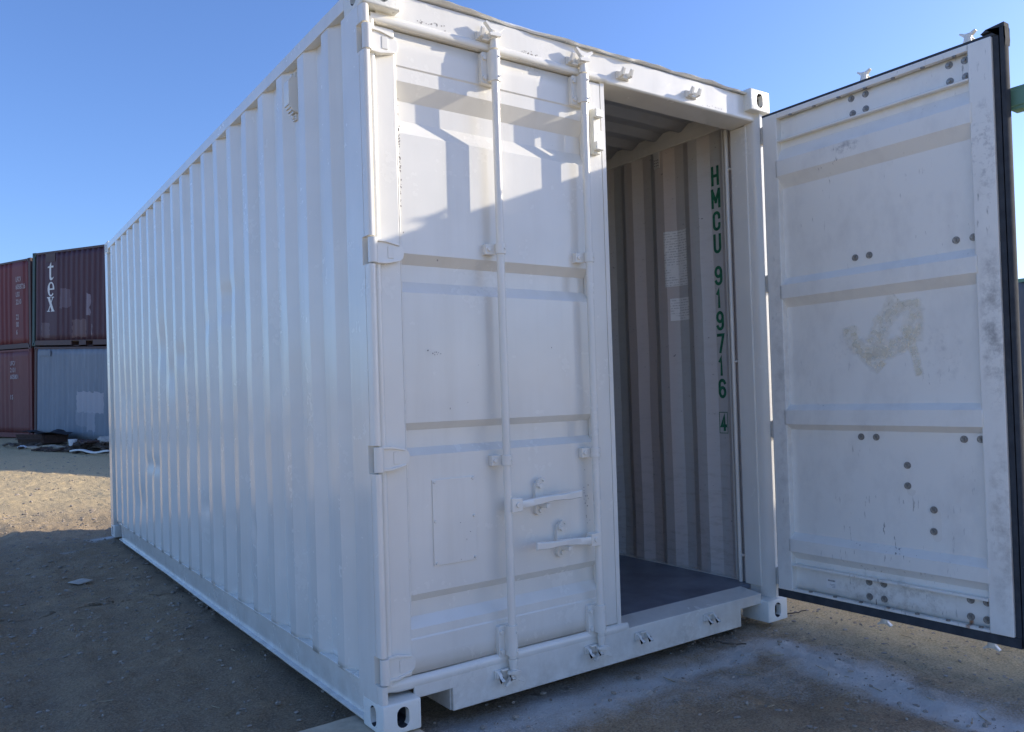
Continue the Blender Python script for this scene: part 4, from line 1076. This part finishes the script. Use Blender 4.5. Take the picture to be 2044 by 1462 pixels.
for i, (d, off, l_, w_, rz, dz, mt, lb_) in enumerate((
        (4.3, .9, 1.9, .22, .05, .12, 'timber_dark', 'long dark plank lying at the top of the scrap pile'),
        (4.6, 1.2, 1.5, .16, -.12, .05, 'timber_dark', 'short dark plank at the front of the scrap pile'),
        (4.9, .7, 1.6, .20, .22, .26, 'timber', 'weathered board slanting over the back of the scrap pile'),
        (3.0, 1.6, 1.0, .26, .35, .02, 'timber', 'broad pale board flat on the dirt left of the scrap pile'),
        (1.5, 1.6, 1.2, .08, -.2, .02, 'timber_dark', 'thin dark batten on the dirt before the steel tray'),
        (3.7, 1.9, 1.2, .10, .12, .02, 'rust', 'rusty bar on the dirt in front of the white bucket'),
        (5.3, 1.75, 1.8, .08, -.04, .02, 'white_plastic', 'long white trim strip on the dirt along the front of the scrap pile'),
        (5.1, 1.3, 1.0, .3, -.3, .22, 'rust', 'bent rusty plate on the scrap pile'))):
    nseg = 9
    top = [(l_ * k / nseg, 0.0, 0.03 * math.sin(k * 0.9 + i)) for k in range(nseg + 1)]
    mb = MB()
    vs_ = []
    for (a, b, c) in top:
        j = 0.01 * random.uniform(-1, 1)
        vs_ += [(a, -w_ / 2 + j, c), (a, w_ / 2 + j, c), (a, w_ / 2 + j, c + 0.04), (a, -w_ / 2 + j, c + 0.04)]
    fs_ = [(0, 1, 2, 3), tuple(range(len(vs_) - 4, len(vs_)))]
    for k in range(nseg):
        for q in range(4): fs_.append((4 * k + q, 4 * k + (q + 1) % 4, 4 * k + 4 + (q + 1) % 4, 4 * k + 4 + q))
    mb.add(vs_, fs_)
    lay('scrap_board', lb_, 'scrap', d, off, mb, MAT[mt], rz, dz + 0.03, 'scrap lying before the far stack', bevel=0.003)
for i, (d, off, s, mt, lb_) in enumerate(((4.7, 1.0, .30, 'rust', 'lump of rusty scrap low in the scrap pile'), (5.5, .9, .36, 'timber_dark', 'dark heap of rags at the right end of the scrap pile'), (5.6, 1.0, .17, 'cardboard', 'crumpled pale sheet on top of the scrap pile'), (2.55, 1.6, .10, 'white_plastic', 'crumpled white paper on the dirt before the tray'))):
    bm_ = bmesh.new(); bmesh.ops.create_icosphere(bm_, subdivisions=3, radius=1.0)
    me = bpy.data.meshes.new('scrap_lump'); bm_.to_mesh(me); bm_.free()
    c_ = np.array([v.co for v in me.vertices]); r_ = 1 + 0.5 * fbm(c_[:, 0] * 2 + i * 7 + c_[:, 2], c_[:, 1] * 2, 3, 141 + i)
    for v, rr_ in zip(me.vertices, r_): v.co = Vector((v.co.x * rr_ * s * 1.5, v.co.y * rr_ * s, v.co.z * rr_ * s * 0.55))
    o = link('scrap_lump', me, MAT[mt], smooth=25); x, y, z = on_row(d, off); o.location = (x, y, z + s * 0.30 + (0.24 if i == 2 else 0)); o.rotation_euler = (0, 0, ROW_A)
    tag(o, lb_, 'scrap', 'scrap lying before the far stack')
x, y, z = on_row(4.05, 0.6)
lay('leaning_pipe', 'thin dark pipe leaning on the blue-grey container', 'pipe', 5.55, 0.55, MB().cyl((0, 0, 0), (0.35, 0.50, 0.75), 0.022, 12), MAT['rubber'], 0, 0.05)

r_ = random.Random(77); rb = MB()
for k in range(90):
    d = r_.uniform(4.3, 6.3) if k < 70 else r_.uniform(1.4, 4.2); off = r_.uniform(0.45, 1.7); x, y, z = on_row(d, off)
    hgt = max(0, 0.40 * (1 - abs(d - 5.3) / 1.2) * (1 - abs(off - 0.9) / 0.8)); q = Matrix.Rotation(r_.uniform(0, 3.1), 3, 'Z') @ Matrix.Rotation(r_.uniform(-.5, .5), 3, 'X') @ Matrix.Rotation(r_.uniform(-.4, .4), 3, 'Y')
    a, b, c = r_.uniform(.05, .32), r_.uniform(.02, .09), r_.uniform(.01, .04)
    n0 = len(rb.v); rb.box(-a, a, -b, b, -c, c)
    rb.v[n0:] = [tuple(q @ Vector(p) + Vector((x, y, z + 0.04 + r_.uniform(0, hgt)))) for p in rb.v[n0:]]
tag(obj('rubble', rb, MAT['timber_dark'], smooth=0), 'dark splintered scraps heaped along the foot of the blue-grey container', None, None, 'stuff')

# ------------------------------------------------------------------ on the ground near the box
def bend_plank():
    mb = MB(); n = 14; vs_ = []
    for k in range(n + 1):
        a = -0.75 + 0.91 * k / n; j = 0.004 * float(fbm(np.array(a * 6), np.array(3.0), 2, 151))
        vs_ += [(a, -0.03 + j, -0.085), (a, 0.292 + j, -0.085), (a, 0.292 + j, -0.0042 + 0.6 * j - 0.0012), (a, -0.03 + j, -0.0042 + 0.6 * j - 0.0012)]
    fs_ = [(0, 1, 2, 3), tuple(range(len(vs_) - 4, len(vs_)))]
    for k in range(n):
        for q in range(4): fs_.append((4 * k + q, 4 * k + (q + 1) % 4, 4 * k + 4 + (q + 1) % 4, 4 * k + 4 + q))
    return mb.add(vs_, fs_)
pk = obj('timber_block', bend_plank(), MAT['timber'], bevel=0.004)
tag(pk, 'weathered timber plank under the near corner of the white container', 'plank')
def at_ground(x, y): 
    return float(ground_z(x, y) + rough_z(np.array(x), np.array(y))) - 0.012
def scrap_card():
    mb = MB().add([(a, b, 0.004 + 0.006 * math.sin(a * 20)) for a in np.linspace(-.06, .06, 6) for b in np.linspace(-.065, .065, 4)], grid_faces(6, 4)); return mb
cx_, cy_ = -0.52, 4.0
o = obj('card_scrap', scrap_card(), MAT['cardboard'], solid=0.003); o.location = (cx_, cy_, at_ground(cx_, cy_) + 0.010); o.rotation_euler = (0.03, 0.05, 0.5)
tag(o, 'flat pale scrap of card on the shaded dirt left of the container', 'scrap')
def stick(name, label, x, y, l_, rz, r=0.006):
    pts = [(l_ * (k / 7 - .5), 0.012 * math.sin(k * 1.3), 0.006 + 0.004 * math.sin(k * 2.1)) for k in range(8)]
    o = obj(name, MB().tube(pts, [r * (1 - 0.06 * k) for k in range(8)], 7), MAT['timber_dark'], smooth=50); o.location = (x, y, at_ground(x, y) + 0.004); o.rotation_euler = (0, 0.04, rz)
    tag(o, label, 'stick')
stick('dry_stick', 'dark dry stick on the dirt below the right end of the sill', 1.93, -0.02, 0.16, R(-50))
stick('dry_stick', 'dry stick on the dirt just right of the right bottom corner casting', 2.62, 0.10, 0.20, R(-12), 0.005)

# gravel and straw: too many to count
def scatter(n, region, smin, smax, seed, flat=0.6):
    r_ = np.random.default_rng(seed)
    bm_ = bmesh.new(); bmesh.ops.create_icosphere(bm_, subdivisions=1, radius=1.0); base = np.array([v.co for v in bm_.verts]); bm_.verts.index_update(); fc = np.array([[v.index for v in f.verts] for f in bm_.faces]); bm_.free()
    x = r_.uniform(region[0], region[1], n); y = region[2] + (region[3] - region[2]) * r_.uniform(0, 1, n) ** (1.0)
    s = smin * (smax / smin) ** (r_.uniform(0, 1, n) ** 2.6)
    z = ground_z(x, y) + rough_z(x, y) - 0.012
    a = r_.uniform(0, 6.28, n); ca, sa = np.cos(a), np.sin(a)
    st = r_.uniform(0.6, 1.3, (n, 3)) * np.array([1.2, 0.9, flat])
    b = base[None] * (1 + 0.35 * (r_.uniform(0, 1, (n, len(base), 1)) - 0.5)) * st[:, None, :] * s[:, None, None]
    X = b[..., 0] * ca[:, None] - b[..., 1] * sa[:, None] + x[:, None]; Y = b[..., 0] * sa[:, None] + b[..., 1] * ca[:, None] + y[:, None]; Z = b[..., 2] + z[:, None] + 0.15 * s[:, None]
    Vv = np.stack([X, Y, Z], -1).reshape(-1, 3); Ff = (fc[None] + (np.arange(n) * len(base))[:, None, None]).reshape(-1, 3)
    return Vv, Ff
parts = [scatter(9000, (-2.4, 4.2, -2.0, 3.0), 0.0020, 0.015, 1), scatter(5000, (-2.6, 0.1, 2.0, 9.0), 0.003, 0.020, 2), scatter(1500, (1.6, 4.6, -1.7, 1.6), 0.003, 0.012, 3), scatter(1500, (-3.0, 1.5, 7.0, 20.0), 0.006, 0.028, 4)]
Vv = []; Ff = []; off_ = 0
for a, b in parts: Vv.append(a); Ff.append(b + off_); off_ += len(a)
me = bpy.data.meshes.new('gravel'); me.from_pydata(np.concatenate(Vv).tolist(), [], np.concatenate(Ff).tolist())
gv = link('gravel', me, MAT['stone'], smooth=30)
tag(gv, 'small stones scattered over the yard dirt', None, None, 'stuff')
mb = MB(); r_ = random.Random(5)
for k in range(420):
    if k < 220: x, y = r_.uniform(0.6, 4.2), r_.uniform(-1.6, 1.2)
    else: x, y = r_.uniform(-2.4, 0.0), r_.uniform(-0.6, 8.0)
    if -0.02 < x < 2.46 and y > -0.02: continue
    l_ = r_.uniform(0.02, 0.09); a = r_.uniform(0, 6.28); z = at_ground(x, y) + 0.004; w_ = r_.uniform(0.0008, 0.002)
    dx_, dy_ = math.cos(a) * l_ / 2, math.sin(a) * l_ / 2; nx_, ny_ = -math.sin(a) * w_, math.cos(a) * w_
    mb.add([(x - dx_ - nx_, y - dy_ - ny_, z), (x + dx_ - nx_, y + dy_ - ny_, z), (x + dx_ + nx_, y + dy_ + ny_, z), (x - dx_ + nx_, y - dy_ + ny_, z), (x - dx_, y - dy_, z + 2 * w_), (x + dx_, y + dy_, z + 2 * w_)],
           [(0, 1, 5, 4), (1, 2, 5), (2, 3, 4, 5), (3, 0, 4), (0, 3, 2, 1)])
tag(obj('straw_litter', mb, MAT['straw'], smooth=0), 'bits of dry straw and twigs lying on the dirt', None, None, 'stuff')
